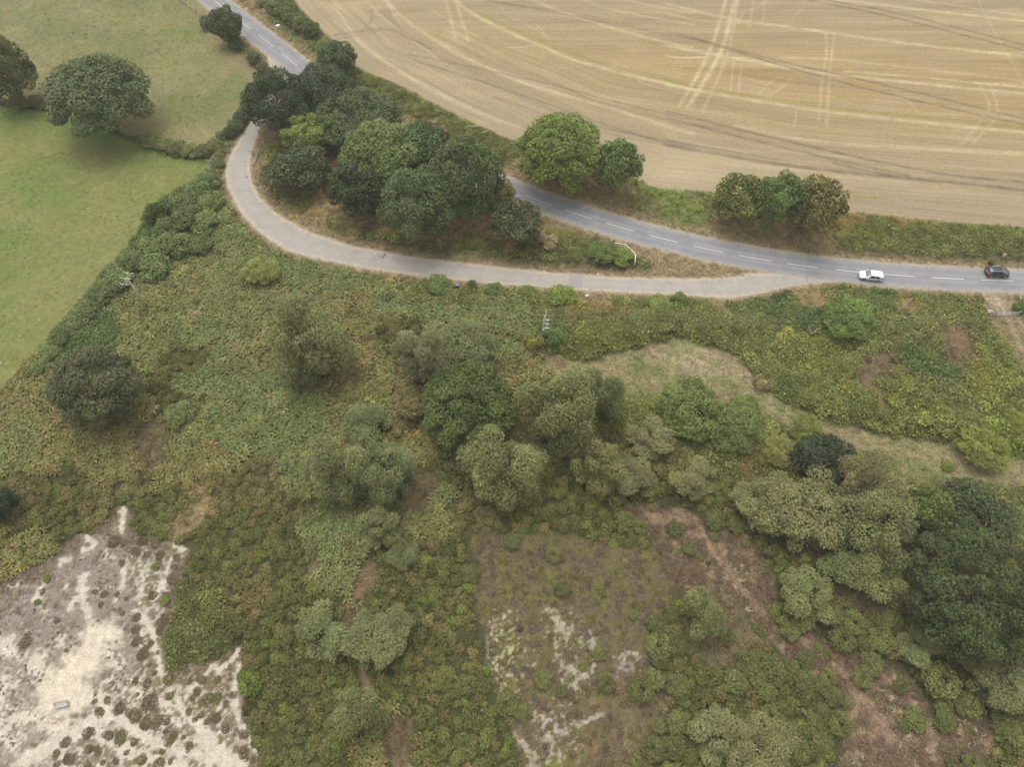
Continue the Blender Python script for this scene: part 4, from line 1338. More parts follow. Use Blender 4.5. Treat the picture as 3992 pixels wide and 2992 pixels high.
HEDGE = (84, 98, 58)
SH = [
    ('bush', 'hedge_bush', 'dark bush joined to the left of the roadside tree at the top of the photo', 452, 42, 44, 34, (76, 88, 56)),
    ('bush', 'hedge_bush', 'dark bush hanging below the roadside tree at the top of the photo', 507, 88, 34, 34, (72, 82, 50)),
    ('bush', 'hedge_bush', 'long low bush between upper pasture and main road, just above the junction', 548, 120, 32, 34, (84, 92, 56)),
    ('bush', 'hedge_bush', 'small bush tailing off toward the junction below the long low bush', 566, 142, 28, 26, (84, 92, 58)),
    ('thicket', 'willow_bush', 'bright yellow-green bush in the bracken below the lane bend', 565, 583, 78, 58, (112, 120, 66)),
    ('bush', 'hedge_bush', 'dark green bush jutting into the lower pasture from its hedge', 338, 458, 54, 54, (66, 80, 42)),
    ('thicket', 'willow_scrub', 'brightest green willow thicket below the grass clearing', 1490, 885, 150, 92, WIL),
    ('thicket', 'willow_scrub', 'mid-green thicket joined to the right of the brightest willow thicket', 1585, 925, 118, 88, (88, 99, 57)),
    ('thicket', 'willow_scrub', 'green thicket threaded with bare grey twigs below the clearing', 1610, 885, 80, 44, (92, 108, 58)),
    ('thicket', 'willow_bush', 'yellowish green bush left of the dark evergreen', 1690, 975, 84, 64, (107, 111, 64)),
    ('thicket', 'willow_bush', 'olive bush touching the path above left of the dark evergreen', 1745, 925, 76, 62, (98, 108, 56)),
    ('thicket', 'elder_bush', 'large green bush rising out of the brambles below the road', 1830, 692, 112, 86, (92, 110, 58)),
    ('wispy', 'hawthorn', 'slender green sapling right beside the pole with the switchgear', 1196, 722, 44, 58, (86, 106, 62)),
    ('wispy', 'gorse_bush', 'yellow-brown feathery bush left of the pole with the switchgear', 1153, 745, 42, 40, (108, 106, 58)),
    ('bush', 'roadside_bush', 'green bush of the long row by the lane, left of the small white box', 1215, 636, 62, 24, (104, 120, 62)),
    ('bush', 'roadside_bush', 'round green bush at the lane edge where the lane meets the road', 1470, 644, 34, 34, (96, 112, 58)),
    ('bush', 'roadside_bush', 'leafy bush beside and left of the round bush at the lane edge', 1424, 655, 52, 44, (104, 118, 64)),
    ('bush', 'roadside_bush', 'small round bush by the lane right of the small white box', 1338, 648, 28, 24, (96, 110, 58)),
    ('bush', 'roadside_bush', 'little dark green bush on the verge below the silver car', 1916, 630, 22, 26, (78, 98, 54)),
    ('bush', 'roadside_bush', 'tiny green bush left of the little dark bush below the silver car', 1886, 632, 16, 14, (84, 100, 54)),
    ('bush', 'roadside_bush', 'dark bush by the lane just right of the black bin', 1020, 612, 22, 22, (82, 96, 58)),
    ('bush', 'roadside_bush', 'bush by the lane, second right of the black bin', 1066, 622, 38, 26, (84, 100, 58)),
    ('bush', 'roadside_bush', 'bush left of the black bin, at the lane edge', 948, 612, 60, 34, (88, 104, 60)),
    ('bush', 'roadside_bush', 'leafy mound above the black bin bush, below the lane', 1140, 630, 42, 28, (96, 108, 58)),
    ('bush', 'bramble_mound', 'rounded bramble mound on the tip of the island behind the white rail', 1345, 553, 50, 26, (98, 114, 62)),
    ('thicket', 'bramble_mound', 'bramble mound left of the white rail', 1300, 545, 60, 40, (92, 108, 60)),
    ('bush', 'hedge_bush', 'small bush at the right photo edge beside the galvanised gate', 2208, 660, 28, 50, (88, 106, 54)),
    ('wispy', 'hawthorn', 'small yellow-green bush in the brambles below the three bare trees', 1698, 724, 46, 34, (122, 124, 62)),
    ('bush', 'gorse_bush', 'small green bush alone in the grass near the right edge', 2050, 1006, 28, 24, (96, 110, 58)),
    ('bush', 'willow_bush', 'grey-green bush beneath the dull dark oak, beside pale litter', 388, 896, 66, 40, (96, 106, 66)),
    ('gorse', 'gorse_bush', 'brown gorse bush beside the narrow path left of the heath oak', 888, 884, 56, 54, (104, 101, 66)),
    ('wispy', 'dead_bush', 'straw-coloured dead bush in the bracken right of the wooden pole', 422, 680, 34, 22, (124, 117, 90)),
    ('wispy', 'dead_bush', 'straw-coloured dead bush on the dry grass near the isolated small tree', 1185, 522, 44, 34, (126, 117, 90)),
    ('wispy', 'birch_sapling', 'pale grey leaning sapling on the upper edge of the clearing path', 1652, 826, 40, 48, (120, 115, 84)),
    ('gorse', 'gorse_bush', 'round gorse bush at the edge of the sand, right of the sand paths', 537, 1478, 52, 62, (92, 108, 54)),
    ('thicket', 'bramble_mound', 'yellow-green bramble mound at the right photo edge', 2130, 962, 110, 54, (106, 114, 56)),
    ('thicket', 'bramble_mound', 'smaller yellow-green bramble mound above the one at the right edge', 2190, 918, 56, 24, (104, 112, 55)),
]
for kind, name, label, cx, cy, w, h, rgb in SH:
    if w:
        bush(kind, name, label, 'bush', cx, cy, w, h, rgb)
# rows of like bushes
ORD = ('first second third fourth fifth sixth seventh eighth ninth tenth eleventh twelfth thirteenth fourteenth fifteenth sixteenth seventeenth eighteenth nineteenth twentieth '
       'twenty-first twenty-second twenty-third twenty-fourth twenty-fifth twenty-sixth twenty-seventh twenty-eighth twenty-ninth thirtieth').split()
PLACES_R = [('the small round birch', 1513, 1330), ('the lowest birch of the right clump', 1738, 1290), ('the largest dark tree', 1990, 1330), ('the two birches on the bottom edge', 1600, 1600), ('the twiggy clearing', 2085, 1590), ('the lichen-covered ground', 1930, 1530),
            ('the fork in the brown paths', 1835, 1462), ('the top of the brown heath', 1500, 1130), ('the brown birch pair of the upper clump', 1650, 1170), ('the bottom of the brown path', 1780, 1600), ('the bend of the brown path', 1690, 1400)]
PLACES_H = [('the left lichen patch', 1075, 1400), ('the forked sand path in the heather', 1230, 1440), ('the right edge of the heather', 1430, 1400), ('the top of the heather', 1200, 1190), ('the bottom of the heather', 1200, 1600), ('the small round birch', 1450, 1290), ('the left birch on the bottom edge', 1480, 1560)]
PLACES_S = [('the grey bench', 130, 1530), ('the bare sand patch', 215, 1400), ('the top tip of the sand', 268, 1130), ('the bramble slope', 370, 1330), ('the round gorse bush by the sand', 520, 1478), ('the bottom edge of the photo', 300, 1640), ('the left edge of the sand', 60, 1350), ('the fork of the white sand paths', 380, 1520), ('the sand spit', 480, 1420)]


def place_labels(noun, pts_, places):
    """each thing is told apart by the nearest landmark and its order from the left there"""
    near = [min(range(len(places)), key=lambda k: (places[k][1] - x) ** 2 + (places[k][2] - y) ** 2) for x, y in pts_]
    out = [None] * len(pts_)
    for k in set(near):
        ids = sorted([i for i in range(len(pts_)) if near[i] == k], key=lambda i: pts_[i])
        for r_, i in enumerate(ids):
            out[i] = '%s, %s from left near %s' % (noun, ORD[r_], places[k][0])
    return out


def row(kind, name, label, group, rgb, lst, cat='bush', places=None):
    if places:
        labs = place_labels(label, [(a_[0], a_[1]) for a_ in lst], places)
    else:
        order = sorted(range(len(lst)), key=lambda i: (lst[i][1], lst[i][0]))
        labs = [None] * len(lst)
        for r_, i in enumerate(order):
            labs[i] = label % ORD[r_]
    for i, (x, y, w, h) in enumerate(lst):
        j = 1 + .08 * math.sin(i * 2.7)
        bush(kind, name, labs[i], cat, x, y, w, h, [q * j for q in rgb], group)


row('bush', 'hedge_bush', '%s green bush down the lower pasture hedge, counted from the lane gate', 'bushes of the hedge down the lower pasture', (86, 100, 60),
    [(445, 388, 54, 42), (425, 412, 62, 50), (392, 436, 64, 50), (452, 432, 60, 46), (405, 470, 70, 54), (440, 480, 66, 48), (364, 486, 58, 50), (370, 525, 78, 60), (322, 530, 58, 46), (425, 525, 60, 44), (328, 572, 76, 54), (282, 566, 56, 48),
     (250, 604, 70, 54), (216, 634, 62, 46), (188, 664, 56, 42), (160, 692, 56, 44), (130, 724, 54, 42), (105, 756, 50, 40), (235, 590, 40, 32), (85, 790, 44, 30), (470, 350, 30, 20)])
row('bush', 'hedge_bush', '%s grey-green bush down the hedge beside the upper end of the lane', 'bushes of the hedge beside the upper lane', (80, 92, 60),
    [(545, 205, 36, 44), (533, 226, 34, 40), (518, 248, 34, 36), (506, 266, 34, 34), (494, 282, 30, 28)])
row('bush', 'ditch_scrub', '%s low scrub bush from the top along the ditch between the two pastures', 'scrub along the ditch between the pastures', (92, 100, 60),
    [(322, 300, 44, 28), (352, 308, 44, 28), (382, 316, 44, 30), (412, 322, 44, 32), (440, 322, 42, 34), (462, 308, 34, 26), (478, 290, 26, 22), (70, 215, 40, 26), (35, 218, 44, 28), (95, 225, 26, 16)])
row('bush', 'hedge_bush', '%s dark bush down the short hedge between the stubble and the main road', 'bushes of the short hedge at the field corner', (82, 92, 56),
    [(588, 14, 34, 26), (608, 24, 36, 28), (628, 36, 38, 32), (650, 48, 40, 36), (672, 60, 40, 36), (568, 4, 26, 18), (698, 100, 30, 24)])
gb = []
for x, y, w in [(140, 230, 90), (290, 155, 60), (370, 775, 110), (770, 745, 130), (860, 920, 120), (1000, 1030, 110), (860, 1050, 130), (940, 1080, 90), (1210, 1045, 120), (1040, 1150, 130), (1120, 1190, 80), (1455, 1090, 95),
                (1550, 1290, 150), (1730, 1310, 130), (1075, 1320, 150), (1270, 950, 150), (970, 1240, 90), (1700, 1060, 230), (1600, 1010, 130), (1880, 1200, 170), (880, 1430, 170), (970, 1440, 110), (1350, 680, 110), (1090, 800, 160), (1330, 800, 170),
                (1240, 830, 110), (640, 1280, 130), (660, 1000, 180), (560, 1040, 130), (1890, 1565, 110), (2090, 1320, 160), (2150, 1400, 130), (620, 210, 150), (490, 195, 60), (430, 90, 110), (700, 640, 140), (840, 680, 150), (1020, 640, 160), (1160, 690, 150),
                (1840, 1030, 120), (940, 850, 60), (1000, 900, 60), (1720, 1220, 120), (1480, 1330, 80), (730, 1230, 80), (1240, 1010, 90), (60, 110, 110), (820, 1500, 120), (300, 60, 120), (780, 965, 90), (2060, 1260, 110), (500, 950, 160), (420, 1060, 150), (560, 920, 120), (620, 1110, 130)]:
    gx, gy = R9(x, y)
    gb.append((gx / VS, gy / VS, w * .3487 * 1.05, w * .3487 * .95))
row('gorse', 'gorse_bush', 'green gorse bush', 'gorse bushes on the brown heath at the lower right', (86, 93, 55), gb, places=PLACES_R)
gb = []
for x, y, w in [(1100, 190, 110), (1360, 280, 100), (1410, 480, 110), (1290, 1040, 120), (1680, 1075, 110), (1640, 880, 100), (1400, 1110, 90), (1070, 1190, 150), (1170, 1240, 120), (1990, 700, 140), (2000, 830, 170), (2120, 820, 150), (1980, 1040, 140), (1900, 1110, 160),
                (2120, 1080, 150), (2000, 1330, 100), (1970, 1470, 150), (2130, 1300, 150), (2100, 1450, 160), (1860, 1540, 80), (850, 390, 120), (1800, 60, 150), (1890, 100, 100), (2080, 640, 110), (1850, 640, 70), (2010, 920, 110)]:
    gx, gy = R8(x, y)
    gb.append((gx / VS, gy / VS, w * .3507, w * .3507 * .9))
row('gorse', 'gorse_bush', 'olive gorse bush', 'gorse bushes around the heather', (87, 92, 56), gb, places=PLACES_H)

# ------------------------------------------------------------------ scatter sources
SRC = bpy.data.collections.new('scatter_sources')


def src(name, me):
    o = bpy.data.objects.new(name, me)
    SRC.objects.link(o)
    return o


def frond_plant(seed, n=7, L=.75, w=.26):
    rng = np.random.default_rng(seed)
    v, f, c = [], [], []
    for k in range(n):
        a = 2 * math.pi * k / n + rng.uniform(-.4, .4)
        l = L * rng.uniform(.7, 1.2)
        d = np.array([math.cos(a), math.sin(a), 0])
        s = np.array([-d[1], d[0], 0])
        up = rng.uniform(.55, .9)
        prof = [(0.05, .12, .25), (.38, up * .85, 1.0), (.75, up, .7), (1.08, up * .66, .12)]
        n0 = len(v)
        for t, z, ww in prof:
            p = d * t * l + np.array([0, 0, z * l])
            e = s * w * ww * .5
            fold = np.array([0, 0, .05])
            v += [p - e - fold, p, p + e - fold]
        cc = rng.normal(1, .18)
        br = rng.random() < .10
        for q in range(12):
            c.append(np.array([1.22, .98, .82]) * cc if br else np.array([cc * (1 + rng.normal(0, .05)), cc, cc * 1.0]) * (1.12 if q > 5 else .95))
        for q in range(3):
            a0 = n0 + q * 3
            f += [(a0, a0 + 1, a0 + 4, a0 + 3), (a0 + 1, a0 + 2, a0 + 5, a0 + 4)]
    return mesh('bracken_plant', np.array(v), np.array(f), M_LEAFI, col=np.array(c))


def dome(seed, nl, n, leaf, flat, r=1.0, tip=None, tipf=0., vv=.25, asp=1.4, up=.3, rr=(.22, .42)):
    rng = np.random.default_rng(seed)
    cs = [np.array([0, 0, .1])]
    rs = [.62]
    for k in range(nl):
        a = rng.uniform(0, 6.28)
        d = rng.uniform(.25, .72)
        cs.append(np.array([math.cos(a) * d, math.sin(a) * d, rng.uniform(.05, .45) * (1.1 - d)]))
        rs.append(rng.uniform(*rr))
    cs, rs = np.array(cs), np.array(rs)
    k = rng.choice(len(cs), n, p=rs ** 2 / (rs ** 2).sum())
    d = rng.normal(0, 1, (n, 3))
    d[:, 2] = np.abs(d[:, 2]) * .9 + .05
    d /= np.linalg.norm(d, axis=1)[:, None]
    p = cs[k] + d * rs[k][:, None] * rng.uniform(.85, 1.1, (n, 1))
    p[:, 2] *= flat
    v, f, c = leaves_on(p * r, d + np.array([0, 0, up]), leaf, rng, aspect=asp, tilt=.5, vvar=vv, tipcol=tip, tipf=tipf)
    return mesh('scrub_clump', v, f, M_LEAFI, col=c)


def spray(seed, n, leaf, R, hz, asp=1.3, vv=.28, tip=None, tipf=0.):
    """a leafy low patch: brambles, grass"""
    rng = np.random.default_rng(seed)
    a = rng.uniform(0, 6.28, n)
    d = np.sqrt(rng.random(n)) * R
    z = hz * (1 - (d / R) ** 2) * rng.uniform(.35, 1.0, n)
    p = np.stack([np.cos(a) * d, np.sin(a) * d, z], 1)
    nr = np.stack([np.cos(a) * d * .6, np.sin(a) * d * .6, np.ones(n)], 1)
    v, f, c = leaves_on(p, nr, leaf, rng, aspect=asp, tilt=.55, vvar=vv, tipcol=tip, tipf=tipf)
    return mesh('leafy_patch', v, f, M_LEAFI, col=c)


def tuft(seed, n, h, R, w):
    rng = np.random.default_rng(seed)
    v, f, c = [], [], []
    for k in range(n):
        a = rng.uniform(0, 6.28)
        b = np.array([math.cos(a), math.sin(a), 0]) * R * rng.uniform(0, .6)
        ln = np.array([math.cos(a + rng.normal(0, .5)), math.sin(a), 0]) * R * rng.uniform(.3, 1)
        s = np.array([-ln[1], ln[0], 0])
        s = s / (np.linalg.norm(s) + 1e-6) * w
        n0 = len(v)
        hh = h * rng.uniform(.6, 1.1)
        v += [b - s, b + s, b + ln * .6 + s * .7 + np.array([0, 0, hh * .8]), b + ln * .6 - s * .7 + np.array([0, 0, hh * .8]), b + ln * 1.2 + np.array([0, 0, hh])]
        f += [(n0, n0 + 1, n0 + 2, n0 + 3), (n0 + 3, n0 + 2, n0 + 4, n0 + 4)]
        cc = rng.normal(1, .2)
        c += [np.array([cc, cc, cc])] * 5
    f = [q if q[2] != q[3] else q[:3] for q in f]
    return mesh('grass_tuft', np.array(v), [tuple(q) for q in f], M_LEAFI, col=np.array(c))


SETS = {
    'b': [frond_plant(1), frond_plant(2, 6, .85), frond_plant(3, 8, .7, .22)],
    'g': [dome(4, 7, 620, .155, .95, tip=(1.12, 1.02, .92), tipf=.2, up=.15), dome(5, 9, 620, .155, 1.0, tip=(1.12, 1.02, .92), tipf=.12, up=.15), dome(6, 6, 560, .16, .9, up=.15)],
    'r': [spray(7, 70, .24, .95, .45, tip=(1.35, 1.25, .7), tipf=.12), spray(8, 70, .22, .9, .55), spray(9, 60, .26, 1.0, .38, tip=(1.4, .95, .75), tipf=.1)],
    't': [tuft(10, 26, .7, .5, .035), tuft(11, 26, .6, .6, .035)],
    'h': [dome(12, 5, 150, .17, .42, vv=.3, asp=1.6), dome(13, 6, 150, .16, .4, vv=.3, asp=1.6)],
    's': [tuft(14, 14, .22, .4, .035), tuft(15, 14, .18, .45, .035)],
}


def scatter(name, key, q, zz, scale, colr, rng, label, cat, sz=None):
    n = len(q)
    me = bpy.data.meshes.new(name)
    me.vertices.add(n)
    me.vertices.foreach_set('co', np.c_[q, zz].astype(np.float32).ravel())
    at = me.attributes.new('col', 'FLOAT_COLOR', 'POINT')
    at.data.foreach_set('color', np.c_[colr, np.ones(n)].astype(np.float32).ravel())
    at = me.attributes.new('rot', 'FLOAT_VECTOR', 'POINT')
    at.data.foreach_set('vector', np.c_[rng.normal(0, .12, n), rng.normal(0, .12, n), rng.uniform(0, 6.28, n)].astype(np.float32).ravel())
    at = me.attributes.new('scl', 'FLOAT_VECTOR', 'POINT')
    at.data.foreach_set('vector', np.c_[scale, scale, scale * (sz if sz is not None else 1)].astype(np.float32).ravel())
    at = me.attributes.new('which', 'INT', 'POINT')
    at.data.foreach_set('value', rng.integers(0, len(SETS[key]), n).astype(np.int32))
    o = obj(name, me, None, kind='stuff', label=label, category=cat)
    sub = bpy.data.collections.new('source_' + name)
    for i, m in enumerate(SETS[key]):
        so = bpy.data.objects.new('%s_%d' % (name, i), m)
        sub.objects.link(so)
    ng = bpy.data.node_groups.new('scatter_' + name, 'GeometryNodeTree')
    ng.interface.new_socket('Geometry', in_out='INPUT', socket_type='NodeSocketGeometry')
    ng.interface.new_socket('Geometry', in_out='OUTPUT', socket_type='NodeSocketGeometry')
    gi, go = ng.nodes.new('NodeGroupInput'), ng.nodes.new('NodeGroupOutput')
    ip = ng.nodes.new('GeometryNodeInstanceOnPoints')
    ci = ng.nodes.new('GeometryNodeCollectionInfo')
    ci.inputs['Collection'].default_value = sub
    ci.inputs['Separate Children'].default_value = True
    ci.inputs['Reset Children'].default_value = True

    def named(nm, ty):
        a = ng.nodes.new('GeometryNodeInputNamedAttribute')
        a.data_type = ty
        a.inputs['Name'].default_value = nm
        return a.outputs['Attribute']
    L = ng.links
    L.new(gi.outputs[0], ip.inputs['Points'])
    L.new(ci.outputs[0], ip.inputs['Instance'])
    ip.inputs['Pick Instance'].default_value = True
    L.new(named('which', 'INT'), ip.inputs['Instance Index'])
    er = ng.nodes.new('FunctionNodeEulerToRotation')
    L.new(named('rot', 'FLOAT_VECTOR'), er.inputs[0])
    L.new(er.outputs[0], ip.inputs['Rotation'])
    L.new(named('scl', 'FLOAT_VECTOR'), ip.inputs['Scale'])
    L.new(ip.outputs[0], go.inputs[0])
    md = o.modifiers.new('scatter', 'NODES')
    md.node_group = ng
    return o


def jgrid(x0, x1, y0, y1, st, rng):
    X, Y = np.meshgrid(np.arange(x0, x1, st), np.arange(y0, y1, st))
    q = np.stack([X.ravel(), Y.ravel()], 1)
    return q + rng.uniform(-.5, .5, q.shape) * st


def in_view(q, m=130):
    v = np.c_[q, np.full(len(q), -CAMH)] @ ROT
    px = 1996 - v[:, 0] / v[:, 2] * FPX
    py = 1496 + v[:, 1] / v[:, 2] * FPX
    return (px > -m * 3) & (px < 3992 + m * 3) & (py > -m * 2) & (py < 2992 + m * 2)


rng = np.random.default_rng(99)
HIDE += [(*G(3473, 1252), 1.2), (*G(3525, 1262), 1.2), (*G(3150, 1330), 1.2)] + [(*G(*p_), 1.3) for p_ in ((2396, 962), (2433, 968), (2453, 985), (2473, 1005), (2472, 1030), (1783, 1120), (576, 1222), (572, 1245), (2285, 1162), (3850, 1222), (3888, 1014), (2130, 1300))]
HID = np.array(HIDE)
def not_hidden(q):
    ok = np.ones(len(q), bool)
    for x, y, r in HID:
        ok &= ((q[:, 0] - x) ** 2 + (q[:, 1] - y) ** 2) > (r * .9) ** 2
    return ok


NORTH = np.vstack([LANE_OUT[1:], [(130, 86), (300, 60), (300, 300), (-60, 300)]])
VERGE_N = smooth(NORTH, 1, True)


def open_scrub(z, n1, edge=0.0):
    return ((z['way'] + n1 * .8 > z['vw'] + edge) & (z['field'] + n1 > .8 + edge) & (z['pu'] + n1 > .3 + edge) & (z['pl'] + n1 > .3 + edge) & (z['sand'] + n1 > .1 + edge)
            & (z['meadow'] + n1 > .75 + edge) & (z['heather'] + n1 > .3 + edge) & (z['dry'] + n1 > .5 + edge) & (z['track'] + n1 > .5 + edge))


q = jgrid(-135, 135, -8, 175, .50, rng)
q = q[in_view(q)]
z = zones(q)
z['vw'] = np.where(sdf(q, VERGE_N) < 0, 3.1, 1.6)
n1 = fbm(q[:, 0] / 2.2, q[:, 1] / 2.2, 3, 41)
ok = open_scrub(z, n1)
soil = np.full(len(q), 9.)
for s, wd in SOILPATHS:
    soil = np.minimum(soil, dist_line(q, smooth(W(s), 1)) / wd)
ok &= soil > 1.0
q, n1 = q[ok], n1[ok]
z = {k: v[ok] for k, v in z.items()}
idx, colc = cover(q)
kd = TK[idx]
hz = height(q, z)
nt_ = fbm(q[:, 0] / 3.0, q[:, 1] / 3.0, 3, 201)
nb_ = fbm(q[:, 0] / 1.3, q[:, 1] / 1.3, 2, 211)
spread_ = colc * (1 + .34 * nt_ + .26 * nb_)[:, None].clip(.5, 1.7)
spread_ *= np.stack([1 + .12 * fbm(q[:, 0] / 4, q[:, 1] / 4, 3, 221), np.ones(len(q)), 1 + .10 * nb_], 1)
rndc = rng.normal(0, 1, len(q))
nh = not_hidden(q)


def pick(mask, dens):
    return mask & (rng.random(len(q)) < dens)


def col_of(m, k=1.0, jit=.14):
    c = spread_[m] * (1 + rndc[m] * jit)[:, None]
    return (c / KEXP * LK * k * np.array([1.0, .97, .84])).clip(.004, .7)


# bracken: fronds, some gone brown or yellow
m = pick((kd == 'b'), .80) & nh
c = col_of(m, 1.0)
br = rng.random(m.sum()) < (.02 + .05 * np.isin(np.array(TN)[idx[m]], ['B3', 'B4']))
c[br] = alb((130, 110, 74), LK) * rng.uniform(.7, 1.1, (br.sum(), 1))
ye = rng.random(m.sum()) < .008
c[ye] = alb((132, 126, 66), LK)
scatter('bracken', 'b', q[m], hz[m] - .05, rng.uniform(.75, 1.25, m.sum()), c, rng, 'green bracken turning brown across the heath left of centre', 'bracken')
# gorse in one mass: big clumps with dark clefts
qg = jgrid(-135, 135, -8, 110, 1.18, rng)
qg = qg[in_view(qg)]
zg = zones(qg)
zg['vw'] = np.full(len(qg), 1.3)
ng1 = fbm(qg[:, 0] / 2.2, qg[:, 1] / 2.2, 3, 41)
okg = open_scrub(zg, ng1, .35)
sg = np.full(len(qg), 9.)
for s, wd in SOILPATHS:
    sg = np.minimum(sg, dist_line(qg, smooth(W(s), 1)) / (wd + .5))
okg &= sg > 1
ig, cg = cover(qg)
okg &= np.isin(TK[ig], ['g']) | (np.isin(TK[ig], ['b']) & (rng.random(len(qg)) < .07))
qg, cg = qg[okg], cg[okg]
zg = {k: v[okg] for k, v in zg.items()}
hg = height(qg, zg)
cg = cg * (1 + .22 * fbm(qg[:, 0] / 4, qg[:, 1] / 4, 3, 231) + .13 * rng.normal(0, 1, len(qg)))[:, None]
bt = rng.random(len(qg)) < .12
cg[bt] = lin((106, 99, 67)) * rng.uniform(.8, 1.1, (bt.sum(), 1))
gt = rng.random(len(qg)) < .06
cg[gt] = lin((100, 110, 58)) * rng.uniform(.8, 1.1, (gt.sum(), 1))
scatter('gorse', 'g', qg, hg - .1, rng.uniform(.7, 1.3, len(qg)), (cg / KEXP * LK * np.array([1.0, .96, .80])).clip(.004, .6), rng, 'dense olive gorse covering the slope in the lower half', 'gorse', rng.uniform(.8, 1.4, len(qg)))
# low understory between gorse clumps
m = pick((kd == 'g'), .10)
scatter('undergrowth', 'r', q[m], hz[m], rng.uniform(.4, .6, m.sum()), col_of(m, .7), rng, 'low green undergrowth between the gorse clumps', 'undergrowth')
# brambles
north_ = sdf(q, VERGE_N) < 0
m = pick((kd == 'r'), .62) & nh
scatter('bramble', 'r', q[m], hz[m] + (.12 + .7 * (nt_[m] + .2).clip(0, 1) + .5 * nb_[m].clip(0, 1)) * np.where(north_[m], .5, 1), rng.uniform(.6, 1.3, m.sum()) * np.where(north_[m], .8, 1), col_of(m, 1.0, .16), rng, 'bramble thicket of small green leaves below and beside the road', 'brambles')
# tall grass
m = (pick((kd == 't'), .9) | pick((kd == 'r'), .05) | pick(kd == 'd', .12)) & nh
scatter('tall_grass', 't', q[m], hz[m], rng.uniform(.7, 1.3, m.sum()), col_of(m, .95, .2), rng, 'tall rank grass along the field edge and the road banks', 'grass')
# undergrowth right below trees
m = pick(~nh & np.isin(kd, ['b', 'r']), .35)
scatter('shade_plants', 'r', q[m], hz[m], rng.uniform(.6, .9, m.sum()), col_of(m, .9), rng, 'low plants growing under the tree crowns', 'undergrowth')

# short dry grass on verges, clearings and dry heath
q = jgrid(-135, 135, -8, 180, .62, rng)
q = q[in_view(q)]
z = zones(q)
n1 = fbm(q[:, 0] / 2.2, q[:, 1] / 2.2, 3, 41)
idx, _ = cover(q)
isd = (TK[idx] == 'd') & (z['field'] > .3) & (z['pu'] > 0) & (z['pl'] > 0)
mk_ = ((z['way'] > .35) & (z['way'] < 3) | (z['meadow'] < 0) | (z['dry'] < 0) | (z['track'] < 0) | isd) & (z['way'] > .35) & (z['sand'] > 0) & (z['field'] > .2) & (z['pu'] > 0) & (z['pl'] > 0)
q = q[mk_]
z = {k: v[mk_] for k, v in z.items()}
cgd = ground_colour(q, z) * np.where((z['dry'] < 0)[:, None], 1.15, 1.5)
hz2 = height(q, z)
cgd = cgd * (1 + .25 * rng.normal(0, 1, len(q)))[:, None].clip(.6, 1.5)
scatter('dry_grass', 's', q, hz2, rng.uniform(.6, 1.5, len(q)), cgd.clip(.01, .6), rng, 'short parched grass on the verges, the clearing and the brown heath', 'grass')

# pasture sward: tussocks here and there
q = jgrid(-135, 10, 60, 195, 1.05, rng)
q = q[in_view(q)]
z = zones(q)
mk_ = ((z['pu'] < -.3) | (z['pl'] < -.3)) & (fbm(q[:, 0] / 6, q[:, 1] / 6, 3, 701) + .25 * rng.normal(0, 1, len(q)) > -.1)
q = q[mk_]
z = {k: v[mk_] for k, v in z.items()}
cgd = ground_colour(q, z) * 1.75 * (1 + .2 * rng.normal(0, 1, len(q)))[:, None].clip(.6, 1.5)
cgd *= np.stack([1 + .12 * rng.normal(0, 1, len(q)), np.ones(len(q)), np.ones(len(q))], 1)
scatter('pasture_grass', 's', q, np.zeros(len(q)), rng.uniform(.4, .85, len(q)), cgd.clip(.01, .6), rng, 'grass tussocks dotted over the two pastures on the left', 'grass')

# seedlings and low gorse creeping over the brown heath
q = jgrid(-12, 84, -6, 44, 1.25, rng)
q = q[in_view(q)]
z = zones(q)
pth = np.full(len(q), 9.)
for s, wd in DPATHS:
    pth = np.minimum(pth, dist_line(q, smooth(W(s), 1)) / (wd + .3))
nz_ = fbm(q[:, 0] / 5, q[:, 1] / 5, 3, 801)
mk_ = ((z['dry'] < .5) | (z['heather'] < 0)) & (pth > 1) & (rng.random(len(q)) < .14 + .6 * sstep(.0, .35, nz_))
q = q[mk_]
cgd = np.tile(lin((92, 97, 58)), (len(q), 1)) * (1 + .2 * rng.normal(0, 1, len(q)))[:, None].clip(.6, 1.5)
scatter('low_gorse', 'g', q, np.zeros(len(q)) - .05, rng.uniform(.18, .62, len(q)), (cgd / KEXP * LK * .95), rng, 'low green gorse seedlings dotted over the brown heath and the heather', 'gorse')

# heather
q = jgrid(-12, 80, -6, 40, .62, rng)
q = q[in_view(q)]
z = zones(q)
n1 = fbm(q[:, 0] / 2.2, q[:, 1] / 2.2, 3, 41)
bare = np.full(len(q), 9.)
for s, wd in HPATHS:
    bare = np.minimum(bare, dist_line(q, smooth(W(s), 1)) / (wd * .8))
for s, wd in DPATHS:
    bare = np.minimum(bare, dist_line(q, smooth(W(s), 1)) / (wd * .9))
inh, ind = z['heather'] < .3, z['dry'] < .3
mk_ = (inh & (rng.random(len(q)) < .5 + .4 * n1) | ind & (n1 + .1 > 0) & (rng.random(len(q)) < .6)) & (bare > 1)
q, n1, inh = q[mk_], n1[mk_], inh[mk_]
z = {k: v[mk_] for k, v in z.items()}
nn = fbm(q[:, 0] / 2.7, q[:, 1] / 2.7, 3, 301)
base = np.tile(lin((110, 100, 68)), (len(q), 1))
base = mixc(base, lin((106, 92, 78)), sstep(-.05, .3, nn))
base = mixc(base, lin((112, 112, 62)), sstep(.0, .35, -nn) * .8)
base = mixc(base, lin((112, 92, 74)), (~inh) * .8)
pc = rng.random(len(q)) < .05 * inh * (q[:, 1] > 14)
base[pc] = lin((112, 96, 98))
base *= (1 + .16 * rng.normal(0, 1, len(q)))[:, None].clip(.5, 1.5)
